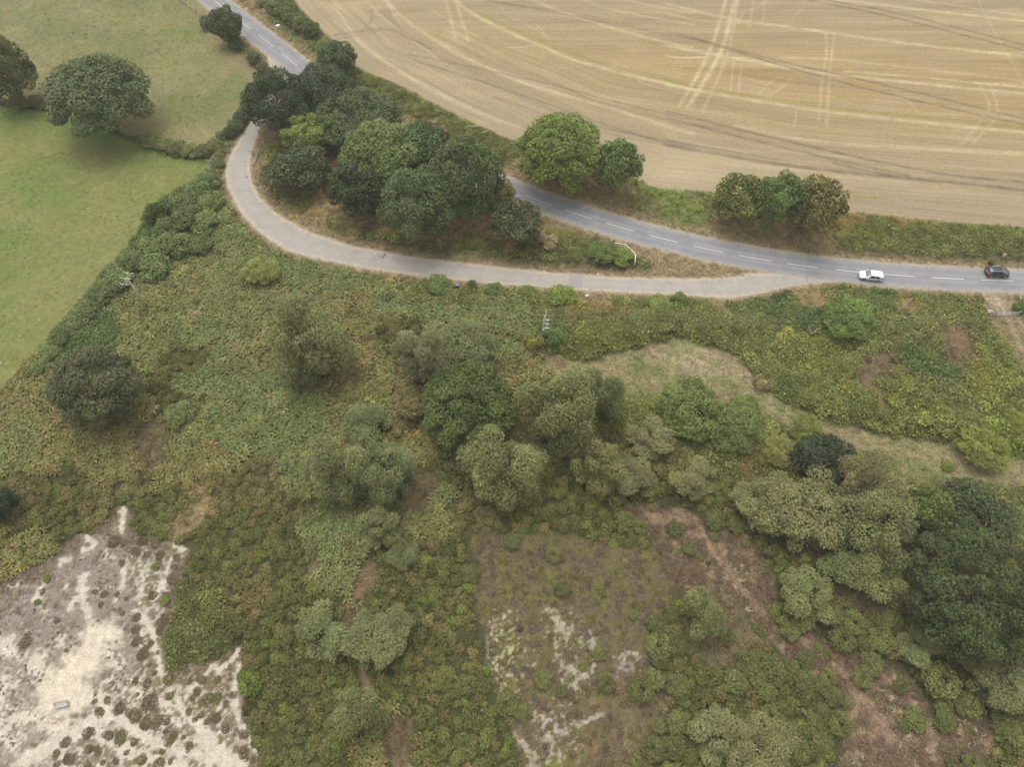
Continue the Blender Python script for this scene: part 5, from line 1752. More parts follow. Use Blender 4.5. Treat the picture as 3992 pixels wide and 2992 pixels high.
scatter('heather', 'h', q, height(q, z), rng.uniform(.3, .75, len(q)), (base / KEXP * 2.0).clip(.004, .5), rng, 'purple-brown heather and moss mat at bottom centre and lower right', 'heather')

# sand: small tufts as stuff, the bigger cushions one by one
q = jgrid(-72, -20, -10, 36, .42, rng)
q = q[in_view(q)]
zs = sdf(q, smooth(SAND, 1, True))
gr = fbm(q[:, 0] / 2.6, q[:, 1] / 2.6, 4, 101) + .14 * sstep(10, 22, q[:, 1])
pd = np.full(len(q), 9.)
for s, wd in SANDPATHS:
    pd = np.minimum(pd, dist_line(q, smooth(W(s), 2)) / wd)
patchd = sdf(q, smooth(SANDPATCH, 1, True))
mk_ = (zs < .3) & (pd > 1) & (patchd > .2) & (rng.random(len(q)) < .05 + .5 * sstep(0, .35, gr) + .6 * sstep(-3.0, -.3, zs + 3 * gr))
mk_i = np.nonzero(mk_)[0]
q, gr = q[mk_], gr[mk_]
b_ = np.tile(lin((116, 100, 80)), (len(q), 1))
b_ = mixc(b_, lin((108, 106, 62)), (rng.random(len(q)) < .25) * 1.0)
b_ = mixc(b_, lin((128, 114, 104)), (rng.random(len(q)) < .45) * 1.0)
b_ *= (1 + .15 * rng.normal(0, 1, len(q)))[:, None].clip(.6, 1.5)
scatter('heather_tufts', 'h', q, np.zeros(len(q)), rng.uniform(.12, .30, len(q)) * (1 + 1.1 * sstep(-2.5, 0, zs[mk_i] )), b_ / KEXP * 2.0, rng, 'tiny heather sprigs dotted over the grey and white sand', 'heather')
CUSH = '''768,200,34 880,185,48 835,255,40 985,280,40 960,210,42 700,190,52 748,322,32 905,270,30 1060,430,42 945,520,36 1020,520,30 1130,510,40 1080,350,28 1090,290,30 1010,670,46 985,745,36 845,660,38 838,735,34 840,810,40 880,890,46 930,820,28
975,875,18 955,1000,20 905,1065,38 925,950,20 835,1050,26 580,1180,24 660,1170,30 845,1135,18 930,1185,66 610,1240,40 830,1260,56 740,1220,50 900,1310,50 970,1300,52 1030,1300,30 1070,1380,32 1020,1360,22 1050,1420,40 1165,1455,32 995,1485,22 870,1535,42 715,1550,28
780,1495,22 635,1555,24 825,1425,30 740,1410,52 670,1385,40 540,1370,48 545,1475,34 600,1480,36 345,1500,32 410,1430,44 430,1530,46 1050,1550,24 975,1565,50 540,1570,30 350,1565,26 1215,1120,34 1275,1160,50 1340,1150,44 1395,1195,28 1185,1160,24 1050,1145,34
1040,1040,50 1060,970,44 1130,960,40 1240,1040,40 1340,1040,34 1330,1280,40 1390,1350,38 1280,1300,30 1540,1290,44 1550,1200,50 1510,1380,40 1500,1500,44 1560,1540,30 1440,1135,30 1170,1050,26 160,810,52 350,680,26 260,500,24 345,590,20 585,500,26 640,515,32
725,518,22 565,130,36 620,580,24 780,545,20 245,1050,16 1085,205,12 888,1135,12 1130,1400,20 1200,1290,22 1160,1240,30 1240,1260,26'''
rr_ = random.Random(3)
_cp2 = [tuple(q_ / VS for q_ in R7(float(t_.split(',')[0]), float(t_.split(',')[1]))) for t_ in CUSH.split()]
CLAB = place_labels('heather cushion', _cp2, PLACES_S)
for i, t_ in enumerate(CUSH.split()):
    x, y, r = [float(a) for a in t_.split(',')]
    g = G(*R7(x, y))
    dep = np.array([g[0], g[1], -CAMH]) @ (ROT @ np.array([0, 0, -1.0]))
    R_ = r / 1.58 / (FPX / dep)
    kk = i % 4
    key_ = ('hc', kk)
    if key_ not in _zcache:
        m_ = dome(400 + kk, 6, 420, .11, .42, vv=.28, asp=1.6, rr=(.25, .42))
        m_.materials[0] = M_LEAF
        _zcache[key_] = m_
    o = obj('heather_cushion', _zcache[key_], None, label=CLAB[i], category='heather', group='heather cushions on the sand')
    o.location = (g[0], g[1], -.02)
    o.rotation_euler = (0, 0, rr_.uniform(0, 6.28))
    o.scale = (R_ * 1.08, R_ * 1.08, R_ * .9)
    cc_ = rr_.choice([(104, 92, 66), (108, 94, 74), (102, 98, 62), (100, 88, 68)])
    o.color = (*[float(a) for a in alb(cc_, 1.9)], 1)
for x, y, r, lab in ((950, 345, 26, 'small bright green tuft near the top of the sand'), (1010, 550, 34, 'bright green bush at the right side of the upper sand'), (748, 628, 18, 'tiny bright green tuft in the middle of the sand'), (405, 860, 14, 'tiny green tuft left of the bare sand patch'),
                     (1235, 925, 28, 'green tuft on the brown corner below the bramble slope'), (285, 415, 26, 'yellow-green fern at the upper left of the sand'), (225, 565, 22, 'yellow-green fern in the left of the sand')):
    gx, gy = R7(x, y)
    bush('bush', 'green_tuft', lab, 'shrub', gx / VS, gy / VS, r * 2 * .3507, r * 1.6 * .3507, (98, 108, 58))

# ------------------------------------------------------------------ built things
def top_z(base, top):
    """height at which an upright from pixel `base` reaches pixel row of `top`"""
    b = G(*base)
    best = min(np.arange(.2, 16, .05), key=lambda h: np.hypot(*(P(b[0], b[1], h) - np.array(top))))
    return b, float(best)


def ang(a, b):
    d = np.asarray(b) - np.asarray(a)
    return math.atan2(d[1], d[0])


# --- cars
def car(name, label, near_a, near_b, front_left, paint, L, Wd, H, kind, glass_front):
    """near_a, near_b: pixels where the two visible wheels touch; the nose points from near_b to near_a"""
    a, b = G(*near_a), G(*near_b)
    th = ang(b, a)
    d = np.array([math.cos(th), math.sin(th)])
    side = np.array([-d[1], d[0]])
    # the visible wheels are on the camera's side
    s = 1 if side[1] > 0 else -1
    mid = (a + b) / 2 + side * s * (Wd / 2 - .1)
    t = thing(name, label, 'car', (mid[0], mid[1], .045), th)
    wb = L * .585
    x0 = -L / 2
    if kind == 'estate':
        st = [(-.5, .74, .42, .60, .70, .72), (-.485, .86, .28, .74, .94, .96), (-.44, .90, .24, .88, 1.22, 1.30), (-.33, .91, .20, .95, 1.38, 1.43), (-.10, .91, .19, .95, 1.42, 1.47), (.08, .91, .19, .93, 1.40, 1.45), (.165, .905, .19, .91, 1.20, 1.26),
              (.265, .90, .20, .88, .93, .97), (.40, .87, .22, .78, .82, .86), (.475, .76, .26, .62, .68, .70), (.5, .60, .36, .52, .55, .57)]
    else:
        st = [(-.5, .74, .45, .74, .80, .82), (-.485, .88, .32, .86, 1.04, 1.06), (-.45, .92, .28, .98, 1.24, 1.36), (-.34, .93, .24, 1.06, 1.48, 1.55), (-.10, .93, .23, 1.05, 1.54, 1.60), (.06, .93, .23, 1.02, 1.50, 1.56), (.155, .92, .23, 1.0, 1.28, 1.34),
              (.255, .92, .24, .99, 1.04, 1.08), (.40, .89, .26, .92, .96, 1.0), (.475, .80, .30, .76, .82, .84), (.5, .64, .40, .62, .66, .68)]
    sw, sh = Wd / 1.84, H / (1.47 if kind == 'estate' else 1.60)
    v, rings = [], []
    for fx_, w, zb, zs, zr, zt in st:
        x = fx_ * L
        w *= sw
        zb, zs, zr, zt = [q * sh for q in (zb, zs, zr, zt)]
        roof = zt > 1.1 * sh
        wr = w * (.80 if roof else .90)
        prof = [(w * .86, zb), (w, zb + .14), (w * 1.0, (zb + zs) * .52), (w * .985, zs), (wr, zr), (wr * .72, zt - .012), (0, zt)]
        ring = [(x, y, z_) for y, z_ in prof] + [(x, -y, z_) for y, z_ in prof[-2::-1]]
        rings.append(ring)
        v += ring
    n = len(rings[0])
    f = []
    for i in range(len(rings) - 1):
        for k in range(n):
            a_, b_ = i * n + k, i * n + (k + 1) % n
            f.append((a_, b_, b_ + n, a_ + n))
    f.append(tuple(range(n)))
    f.append(tuple(range((len(rings) - 1) * n, len(rings) * n))[::-1])
    obj('body', mesh('body', v, f, paint, smooth_=True), t)

    def quadpatch(nm, mat, pt4, off=.012, inset=.06):
        p = [Vector(q) for q in pt4]
        c = sum(p, Vector()) / 4
        nrm = (p[1] - p[0]).cross(p[3] - p[0]).normalized()
        if nrm.dot(c - Vector((c.x * .6, 0, .6))) < 0:
            nrm = -nrm
        q = [(a_ + (c - a_) * inset) for a_ in p]
        vv_ = [tuple(a_ + nrm * off) for a_ in q] + [tuple(a_ - nrm * .03) for a_ in q]
        return obj(nm, mesh(nm, vv_, [(0, 1, 2, 3), (7, 6, 5, 4), (0, 4, 5, 1), (1, 5, 6, 2), (2, 6, 7, 3), (3, 7, 4, 0)], mat), t)
    R = rings

    def screen(nm, mat, sts, fwd):
        vv_, nn_ = [], 5
        for j_, i_ in enumerate(sts):
            for k_ in range(4, 9):
                x_, y_, z_ = R[i_][k_]
                vv_.append((x_ + fwd * .02, y_ * .92, z_ + .022))
        c_ = len(vv_)
        vv_ += [(x_ - fwd * .03, y_, z_ - .04) for x_, y_, z_ in vv_]
        ff_ = []
        for j_ in range(len(sts) - 1):
            for k_ in range(4):
                a_ = j_ * nn_ + k_
                ff_.append((a_, a_ + 1, a_ + 1 + nn_, a_ + nn_))
                ff_.append((c_ + a_ + nn_, c_ + a_ + 1 + nn_, c_ + a_ + 1, c_ + a_))
        return obj(nm, mesh(nm, vv_, ff_, mat), t)
    screen('windscreen', glass_front, (7, 6, 5), 1)
    screen('rear_window', M_GLASSD, (1, 2), -1)
    for sgn, (i3, i4) in ((1, (3, 4)), (-1, (9, 8))):
        quadpatch('side_window', M_GLASSD, (R[2][i3], R[2][i4], R[4][i4], R[4][i3]), .02, .08)
        quadpatch('side_window', M_GLASSD, (R[4][i3], R[4][i4], R[5][i4], R[6][i3]), .02, .06)
    rw = .33 if kind == 'estate' else .37
    for fx_ in (-wb / 2 - .02, wb / 2):
        for sgn in (-1, 1):
            w_ = MB().disc_x((0, 0, 0), rw, .22, 20).build('tyre', M_RUBBER, None)
            w_.name = 'wheel'
            w_.data.name = 'wheel'
            w_.parent = t
            w_.location = (fx_, sgn * (Wd / 2 - .10), rw)
            MB().disc_x((0, sgn * .115, 0), rw * .66, .02, 14).build('rim', M_RIM, w_)
    hl = .44 * L
    for sgn in (-1, 1):
        MB().box((hl + .03, sgn * Wd * .385, .66 * sh if kind == 'estate' else .80 * sh), (.34, .30, .13), sgn * -.35, .8).build('headlight', M_LAMP, t)
        MB().box((-L * .474, sgn * Wd * .425, .90 * sh if kind == 'estate' else 1.06 * sh), (.26, .22, .20 if kind == 'estate' else .42), sgn * .2, .85).build('tail_light', M_RED, t)
        MB().box((L * .19, sgn * (Wd / 2 + .09), 1.0 * sh), (.14, .20, .14), 0, .8).build('wing_mirror', paint, t)
    MB().box((-L * .5 - .012, 0, .80 * sh), (.03, .52, .12)).build('number_plate', M_YPL, t)
    MB().box((L * .5 + .0, 0, .46 * sh), (.03, .52, .12)).build('number_plate', M_WHITE, t)
    MB().box((L * .487, 0, .60 * sh), (.06, .8, .12)).build('grille', M_BLACK, t)
    if kind != 'estate':
        for sgn in (-1, 1):
            MB().tube([(-L * .30, sgn * .60, 1.60 * sh), (-L * .28, sgn * .62, 1.64 * sh), (.02 * L, sgn * .62, 1.64 * sh), (.05 * L, sgn * .60, 1.60 * sh)], .025, 5).build('roof_rail', M_LAMP, t)
        MB().box((-.06 * L, 0, 1.585 * sh), (.9, .86, .03)).build('roof_glass', M_GLASSD, t)
    return t


car('estate_car', 'white estate car with a sloping bonnet driving left on the near side of the road', (3365, 1094), (3421, 1100), True, M_CARW, 4.45, 1.80, 1.47, 'estate', M_GLASSW)
car('family_car', 'dark blue-black car with silver roof rails and red tail lights near the right edge', (3916, 1084.5), (3856, 1082), False, M_CARB, 4.45, 1.84, 1.58, 'suv', M_GLASSW)

# --- electricity poles and wires
b1, h1 = top_z((578, 1203), (504, 1078))
b2, h2 = top_z((2113, 1330), (2134, 1216))
h1 = min(max(h1, 7.5), 11.5)
h2 = min(max(h2, 7.5), 12.0)
t = thing('power_pole', 'wooden power pole with twin crossarms rising from the bracken on the left', 'power pole', (*b1, ground_z(b1) * 0))
MB().tube([(0, 0, 0), (0, 0, h1 * .5), (0, 0, h1)], [.21, .18, .15], 10).build('post', M_POLE, t, True)
wd = ang(b1, b2)
nd = wd + math.pi / 2
arm = MB()
ca, sa = math.cos(nd), math.sin(nd)
cw, sw_ = math.cos(wd), math.sin(wd)
A1 = []
for off in (-.2, .2):
    MB().box((cw * off, sw_ * off, h1 - .25), (2.7, .10, .12), nd).build('crossarm', M_WOOD, t)
for k in (-1.2, 0, 1.2):
    for off in (-.45, .45):
        MB().tube([(ca * k + cw * off * .5, sa * k + sw_ * off * .5, h1 - .2), (ca * k + cw * off * 1.7, sa * k + sw_ * off * 1.7, h1 - .1)], [.07, .06], 6).build('insulator', M_PORC, t)
    A1.append(Vector((b1[0] + ca * k + cw * .75, b1[1] + sa * k + sw_ * .75, h1 - .1)))
t2 = thing('power_pole', 'wooden power pole carrying a white mast and switchgear above the bramble bank', 'power pole', (*b2, 0))
hw_ = h2 * .86
MB().tube([(0, 0, 0), (0, 0, hw_ * .5), (0, 0, hw_)], [.18, .155, .13], 10).build('post', M_POLE, t2, True)
MB().tube([(.16, -.02, hw_ * .72), (.16, -.02, h2 + .4)], [.07, .055], 8).build('steel_mast', M_WHITE, t2, True)
dirx = ang(b2, GV(2212, 745))
cx_, sx_ = math.cos(dirx), math.sin(dirx)
nx_, ny_ = -sx_, cx_
A2l, A2r = [], []
for k, zz in ((0, h2 + .35), (1, h2 - 1.0), (2, h2 - 2.4)):
    MB().box((cx_ * .1, sx_ * .1, zz), (1.0, .045, .045), dirx).build('crossarm', M_WOOD, t2)
    for s in (-1, 1):
        MB().tube([(cx_ * s * .7, sx_ * s * .7, zz), (cx_ * s * 1.5, sx_ * s * 1.5, zz - .02)], [.028, .024], 6).build('insulator', M_DEAD, t2)
    A2l.append(Vector((b2[0] - cx_ * 1.5, b2[1] - sx_ * 1.5, zz)))
    A2r.append(Vector((b2[0] + cx_ * 1.5, b2[1] + sx_ * 1.5, zz)))
for k, (zz, w_) in enumerate(((hw_ * .86, .8), (hw_ * .70, 1.0), (hw_ * .54, 1.1))):
    MB().box((.42, -.05, zz), (w_, .14, .10)).build('switch_bracket', M_STEEL, t2)
for k in range(3):
    MB().tube([(.28 + .2 * k, -.1, hw_ * .54), (.28 + .2 * k, -.1, hw_ * .86)], .035, 6).build('connecting_rod', M_WHITE, t2)
MB().box((0, -.2, hw_ * .5), (.3, .12, .3)).build('warning_plate', M_WHITE, t2)


def wire(a, b, sag, label):
    p = []
    for i in range(17):
        u = i / 16
        q = a.lerp(b, u)
        q.z -= sag * 4 * u * (1 - u)
        p.append(q)
    o = MB().tube([q - a for q in p], .016, 5).build('power_line', M_WIRE, None)
    o.location = a
    o['label'] = label
    o['category'] = 'wire'
    o['group'] = 'overhead power lines'
    return o


for i, (w1, w2) in enumerate(zip(A1, A2l)):
    wire(w1, w2, .9, ['highest', 'middle', 'lowest'][i] + ' power line strung over the heath between the two poles')
fr = [G(3992, 1300 + 24 * k, 0) for k in range(3)]
for i, w2 in enumerate(A2r):
    e = Vector((w2.x + cx_ * 95, w2.y + sx_ * 95, w2.z))
    wire(w2, e, 1.2, ['highest', 'middle', 'lowest'][i] + ' power line running right from the switchgear pole over the brambles')
for i, w1 in enumerate(A1):
    e = Vector((w1.x - 70 + 0 * i, w1.y + 38, w1.z + .5))
    w0 = Vector((w1.x - cw * 1.5, w1.y - sw_ * 1.5, w1.z))
    wire(w0, e, 1.0, ['nearest', 'middle', 'farthest'][i] + ' power line running over the lower pasture from the left pole')

# --- white rail at the island tip
t0 = G(2395.6, 962)
rp = [G(2395.6, 962), G(2433, 968), G(2473.5, 1005), G(2472, 1033)]
t = thing('white_rail', 'white painted post and rail barrier bending round the brambles on the island', 'barrier', (*rp[0], 0))
HR = 1.0
for p in rp:
    MB().box((p[0] - t0[0], p[1] - t0[1], HR / 2 + .03), (.16, .16, HR + .1), .3).build('post', M_WHITE, t)
for a, b in zip(rp, rp[1:]):
    d_ = (b - a)
    a_, b_ = a + d_ * .02 - t0, b - d_ * .02 - t0
    MB().tube([(*a_, HR + .1), (*b_, HR + .1)], .075, 6).build('rail', M_WHITE, t)

# --- gates
def gate(name, label, bl, br, ht, mat, bars, lean=(0, 0), mesh_=False):
    a, b = G(*bl), G(*br)
    th = ang(a, b)
    Ln = np.hypot(*(b - a))
    t = thing(name, label, 'gate', (*a, 0), th)
    lx, ly = lean
    for x in (0, Ln):
        MB().tube([(x, 0, .08), (x + lx * ht, ly * ht, ht)], .045, 6).build('stile', mat, t)
    for k in range(bars):
        u = k / (bars - 1)
        zz = .12 + (ht - .14) * u
        MB().tube([(lx * zz, ly * zz, zz), (Ln / 2 + lx * zz, ly * zz, zz - .03), (Ln + lx * zz, ly * zz, zz)], .03 if not mesh_ else .018, 5).build('bar', mat, t)
    MB().tube([(0, .0, .15), (Ln + lx * ht, ly * ht, ht)], .02, 5).build('brace', mat, t)
    for x in (-.25, Ln + .25):
        MB().box((x, 0, ht * .55), (.18, .18, ht * 1.15), 0, .9).build('gatepost', M_WOOD if mesh_ else M_STEEL, t)
    return t


gate('field_gate', 'galvanised five-bar gate across the farm track at the right edge', (3879, 1232), (3957, 1231), 1.15, M_STEEL, 5, (.12, 0))
gate('field_gate', 'grey-green gate into the lower pasture beside the lane bend', (812, 668), (848, 624), 1.2, M_GREEN, 7, (-.1, .35), True)
a = G(1008, 590)
b = G(995, 638)
t = thing('roadside_rail', 'low pale green rail on the grass inside the lane bend', 'barrier', (*a, 0), ang(a, b))
Ln = np.hypot(*(b - a))
for x in (0, Ln):
    MB().box((x, 0, .35), (.14, .14, .75)).build('post', M_WHITE, t)
for zz in (.32, .62):
    MB().tube([(0, 0, zz), (Ln, 0, zz)], .03, 5).build('rail', M_GREEN, t)

# --- wooden fence along the upper pasture
fl = resample(np.array([G(*p) for p in [(690, -10), (720, 15), (749, 38), (788, 62), (852, 128), (880, 142), (915, 172), (946, 194)]]), 2.2)
t = thing('post_and_rail_fence', 'weathered post and rail fence between the upper pasture and the road bushes', 'fence', (*fl[0], 0))
for i, p in enumerate(fl):
    d_ = p - fl[0]
    MB().box((d_[0], d_[1], .55), (.13, .13, 1.15), .6).build('post', M_WOOD, t)
for i in range(len(fl) - 1):
    for zz in (.55, .98):
        MB().tube([(*(fl[i] - fl[0]), zz), (*(fl[i + 1] - fl[0]), zz)], .05, 5).build('rail', M_WOOD, t)

# --- fallen rails
def plank(name, label, a, b, z0, z1_, wdt=.12, mat=M_WOOD, group=None, cat='timber'):
    a, b = G(*a), G(*b)
    c_ = (a + b) / 2
    o = MB().tube([(*(a - c_), z0), (*(b - c_), z1_)], wdt / 2, 6).build(name, mat, None)
    o.location = (*c_, ground_z(c_) + .05)
    o['label'] = label
    o['category'] = cat
    if group:
        o['group'] = group
    return o


gname = 'broken rails in the long grass by the field'
for i, (a, b, lab) in enumerate((((1691, 437), (1733, 452), 'long grey rail lying in the grass by the field, leftmost'), ((1793, 481), (1821, 485), 'short grey rail in the grass, second from the left'), ((1820, 506), (1866, 504), 'dark rail in the grass, third from the left'),
                                 ((1835, 511), (1864, 508), 'thin rail in the grass just under the dark rail'), ((1872, 531), (1901, 523), 'split rail in the grass nearest the big domed tree'), ((1879, 533), (1902, 527), 'thin split rail lying under the split rail by the domed tree'), ((1989, 567), (2000, 574), 'short stick in the grass left of the big domed tree'))):
    plank('fence_rail', lab, a, b, .75, .8, .13, M_WOOD if i not in (2,) else M_POLE, gname)
plank('timber_beam', 'pale squared beam lying across thin poles beside the clump of three trees', (2774, 849), (2794, 861), .35, .35, .22, M_GREYWOOD)
plank('timber_pole', 'thin pole lying beneath the pale beam beside the clump of three trees', (2764, 864), (2801, 842), .12, .2, .13, M_GREYWOOD)
plank('timber_pole', 'grey pole lying parallel behind the crossed pole and beam', (2776, 852), (2800, 838), .1, .15, .10, M_GREYWOOD)
plank('log', 'short pale log on the twiggy ground in the lower right corner', (3795, 2844), (3803, 2853), .1, .1, .22, M_WHITE, None, 'log')

# --- bare trees
def bare(name, label, base, specs, cat='tree', mats=(M_DEAD, M_LICHEN)):
    b = G(*base)
    gz = ground_z(b) + .5
    t = thing(name, label, cat, (*b, gz))
    dep = np.array([b[0], b[1], -CAMH]) @ (ROT @ np.array([0, 0, -1.0]))
    s_ = dep / FPX
    for i, (poly, r) in enumerate(specs):
        p3 = []
        for (dx, dy) in poly:
            # a branch traced in the picture plane: right is +X, up is half height, half depth
            p3.append((dx * s_, -dy * s_ * .35, max(0, -dy) * s_ * 1.05 + (.1 if dy else -.5)))
        o = MB().tube(p3, [r * 1.5 * (1 - .6 * k / (len(p3) - 1)) for k in range(len(p3))], 5)
        o.build('trunk' if i == 0 else 'branch', mats[i % len(mats)], t)


bare('dead_tree', 'pale forked dead tree with yellow lichen in the brambles below the silver car', (3473, 1249),
     [([(0, 0), (4, -18), (18, -38), (28, -58)], .13), ([(0, 0), (5, -22), (0, -34), (-8, -54), (-4, -62)], .10), ([(-1, -2), (-3, -20), (-4, -30), (-26, -40)], .07), ([(-3, -20), (-18, -28)], .05), ([(6, -24), (6, -40), (14, -58), (18, -60)], .07),
      ([(18, -38), (19, -50), (15, -60)], .05), ([(24, -50), (34, -50)], .04), ([(28, -56), (34, -64)], .04), ([(0, -34), (6, -44), (2, -50)], .04)])
bare('dead_tree', 'grey twiggy dead shrub just right of the pale forked dead tree', (3518, 1250),
     [([(0, 0), (8, -14), (10, -24)], .09), ([(4, -6), (14, -8), (22, -14), (21, -18)], .06), ([(6, 5), (16, 0), (24, -6), (30, -6)], .06), ([(8, -12), (14, -26)], .04), ([(8, 10), (18, 8), (28, 4)], .05), ([(4, -2), (14, -2), (22, -6)], .04)])
bare('fallen_branch', 'yellow lichen-covered branch lying below the grey dead shrub', (3518, 1262), [([(0, 0), (6, 3), (16, 10), (24, 16), (27, 20)], .09), ([(4, 2), (5, 9)], .05), ([(8, 4), (20, 12)], .06)], 'branch', (M_LICHEN, M_DEAD))
bare('dead_tree', 'pale dead bush with yellow stems in the middle of the brambles', (3150, 1325),
     [([(0, 0), (-8, -8), (-20, -20), (-26, -32)], .09), ([(0, 0), (6, -10), (16, -20), (24, -28)], .08), ([(-2, 0), (-14, -4), (-28, -14)], .05), ([(6, -10), (10, -26)], .05), ([(2, -2), (18, -8), (32, -6)], .05), ([(16, -20), (26, -22)], .04)])
bare('dead_tree', 'bare grey leaning stems poking out of the willow thickets', (2925, 1655),
     [([(0, 0), (-6, -18), (-14, -30)], .07), ([(-2, -8), (8, -20), (14, -32)], .06), ([(0, 0), (-14, -10), (-22, -14)], .05)], mats=(M_DEAD, M_DEAD))
bare('dead_tree', 'bare grey twigs between the two yellowish willow bushes', (3055, 1690), [([(0, 0), (6, -10), (14, -14)], .06), ([(0, 0), (-8, -8), (-14, -8)], .05), ([(2, -3), (16, -4)], .04)], mats=(M_DEAD, M_DEAD))
# pale twigs lying in the lower right corner
rt = random.Random(8)
PLACES_T = [('the short pale log', 3798, 2850), ('the top of the twiggy clearing', 3755, 2800), ('the right bushes of the clearing', 3850, 2800), ('the bottom of the twiggy clearing', 3780, 2900), ('the brown bottom edge', 3220, 2980), ('the sandy spot on the bottom edge', 1600, 2986)]
tw = [(3731, 2805, 18, 8), (3738, 2820, 10, 12), (3755, 2810, 14, -6), (3752, 2798, 14, -8), (3786, 2797, 30, 12), (3806, 2803, 24, 4), (3800, 2836, 6, 16), (3840, 2790, 8, -18), (3820, 2872, 26, -4), (3796, 2892, 4, 22), (3768, 2908, 12, 14), (3772, 2902, 8, -6), (3730, 2862, 16, 8), (3860, 2815, 18, -4),
      (3700, 2830, 12, 6), (3210, 2978, 20, 6), (3235, 2984, 14, -4), (1590, 2986, 22, 4)]
TWL = place_labels('pale dead twig', [(a_[0], a_[1]) for a_ in tw], PLACES_T)
for i, (x, y, dx, dy) in enumerate(tw):
    a, m_, b = G(x, y), G(x + dx * .5 + rt.uniform(-3, 3), y + dy * .5 + rt.uniform(-3, 3)), G(x + dx, y + dy)
    o = MB().tube([(0, 0, .08), (*(m_ - a), .22), (*(b - a), .08)], [.05, .04, .02], 5)
    if i % 2:
        c2 = m_ - a
        o.tube([(*c2, .2), (c2[0] + rt.uniform(-.4, .4), c2[1] + rt.uniform(-.4, .4), .3)], [.03, .015], 4)
    o = o.build('fallen_branch', M_DEAD, None)
    o.location = (*a, 0)
    o['label'] = TWL[i]
    o['category'] = 'branch'
    o['group'] = 'pale twigs on the bare ground along the bottom edge'

# --- bench on the sand
a, b = G(217, 2765), G(272, 2753)
t = thing('bench', 'grey wooden bench with a slatted back on the bare sand at the lower left', 'bench', (*((a + b) / 2), 0), ang(a, b))
Lb = np.hypot(*(b - a))
for k in range(4):
    MB().box((0, -.02 + .13 * k, .45), (Lb, .115, .035)).build('seat_slat', M_GREYWOOD, t)
for k in range(3):
    MB().box((0, .52 + .05 * k, .58 + .15 * k), (Lb, .035, .12)).build('back_slat', M_GREYWOOD, t)
for x in (-Lb / 2 + .12, Lb / 2 - .12):
    for y_, hh_ in ((-.02, .44), (.44, .95)):
        MB().box((x, y_, hh_ / 2), (.08, .08, hh_)).build('leg', M_GREYWOOD, t)
    MB().box((x, .2, .62), (.08, .5, .05)).build('armrest', M_GREYWOOD, t)

# --- bin
b = G(1783, 1124)
t = thing('wheelie_bin', 'black litter bin with grey-blue lid on the lane edge in front of the bracken', 'bin', (*b, 0), .05)
m_ = MB().box((0, 0, .52), (.56, .6, .95), 0, 1.12)
m_.build('body', M_BLACK, t)
MB().box((0, .03, 1.04), (.68, .74, .10), 0, .86).build('lid', M_LID, t)
MB().box((0, -.318, .80), (.34, .012, .09)).build('label', M_WHITE, t)
M_GRN = plain('green_print', (.10, .22, .08), .5, var=.3, nscale=12)
MB().box((0, -.305, .45), (.34, .012, .30)).build('printed_panel', M_GRN, t)
for s in (-1, 1):
    MB().tube([(s * .27, .3, .12), (s * .33, .3, .12)], .11, 10).build('wheel', M_RUBBER, t)

# --- road sign
b = G(3888, 1017)
t = thing('road_sign', 'red-bordered white triangular warning sign, point down, on a post by the road', 'sign', (*b, 0), -.12)
MB().tube([(0, 0, 0), (.25, .15, 1.9)], .045, 7).build('post', M_STEEL, t)


def tri(r, y, zc, depth=.015):
    p = [(r * math.sin(a_), zc + r * math.cos(a_)) for a_ in (math.radians(60), math.radians(180), math.radians(300))]
    v = [(x_ + .25, y, z_) for x_, z_ in p] + [(x_ + .25, y + depth, z_) for x_, z_ in p]
    return v, [(0, 1, 2), (5, 4, 3), (0, 3, 4, 1), (1, 4, 5, 2), (2, 5, 3, 0)]


for r, y, mt, nm in ((.62, .02, M_REDP, 'border'), (.44, .0, M_WHITE, 'face')):
    v, f = tri(r, y, 1.85)
    v = [(x_, y_ + (z_ - 1.85) * .25, z_) for x_, y_, z_ in v]
    obj(nm, mesh(nm, v, f, mt), t)
sy = MB()
sy.tube([(.17, -.04, 1.70), (.20, -.02, 1.84), (.30, .0, 1.90), (.33, .02, 2.0)], .022, 5)
sy.tube([(.24, -.05, 1.62), (.25, -.04, 1.76)], .018, 5)
sy.build('symbol', M_BLACK, t)
MB().box((.0, -.25, .25), (.35, .03, .35)).build('fallen_plate', M_STEEL, t)
bush('bush', 'roadside_bush', 'low bush round the foot of the triangular road sign', 'bush', 3872 / VS, 1015 / VS, 16, 18, (92, 100, 54))

# --- boards and posts
b = G(3850, 1225)
t = thing('notice_board', 'small white notice board with a dark symbol left of the galvanised gate', 'sign', (*b, 0), .1)
for s in (-.35, .35):
    MB().box((s, 0, .45), (.07, .07, .9)).build('post', M_WOOD, t)
v = [(-.42, -.05, .6), (.42, -.05, .6), (.42, .20, 1.05), (-.42, .20, 1.05)]
obj('board', mesh('board', v + [(x_, y_ + .03, z_) for x_, y_, z_ in v], [(0, 1, 2, 3), (7, 6, 5, 4), (0, 4, 5, 1), (1, 5, 6, 2), (2, 6, 7, 3), (3, 7, 4, 0)], M_WHITE), t)
obj('symbol', mesh('symbol', [(.0, .005, .72), (.12, .005, .72), (.16, .13, .95), (.04, .13, .95)], [(0, 1, 2, 3)], M_BLACK), t)
b = G(2285, 1166)
t = thing('marker_box', 'small white box on a post in the brambles by the lane', 'post', (*b, ground_z(b)))
MB().box((0, 0, .4), (.09, .09, .8)).build('post', M_WOOD, t)
MB().box((0, 0, .92), (.42, .3, .32), .2).build('box', M_WHITE, t)
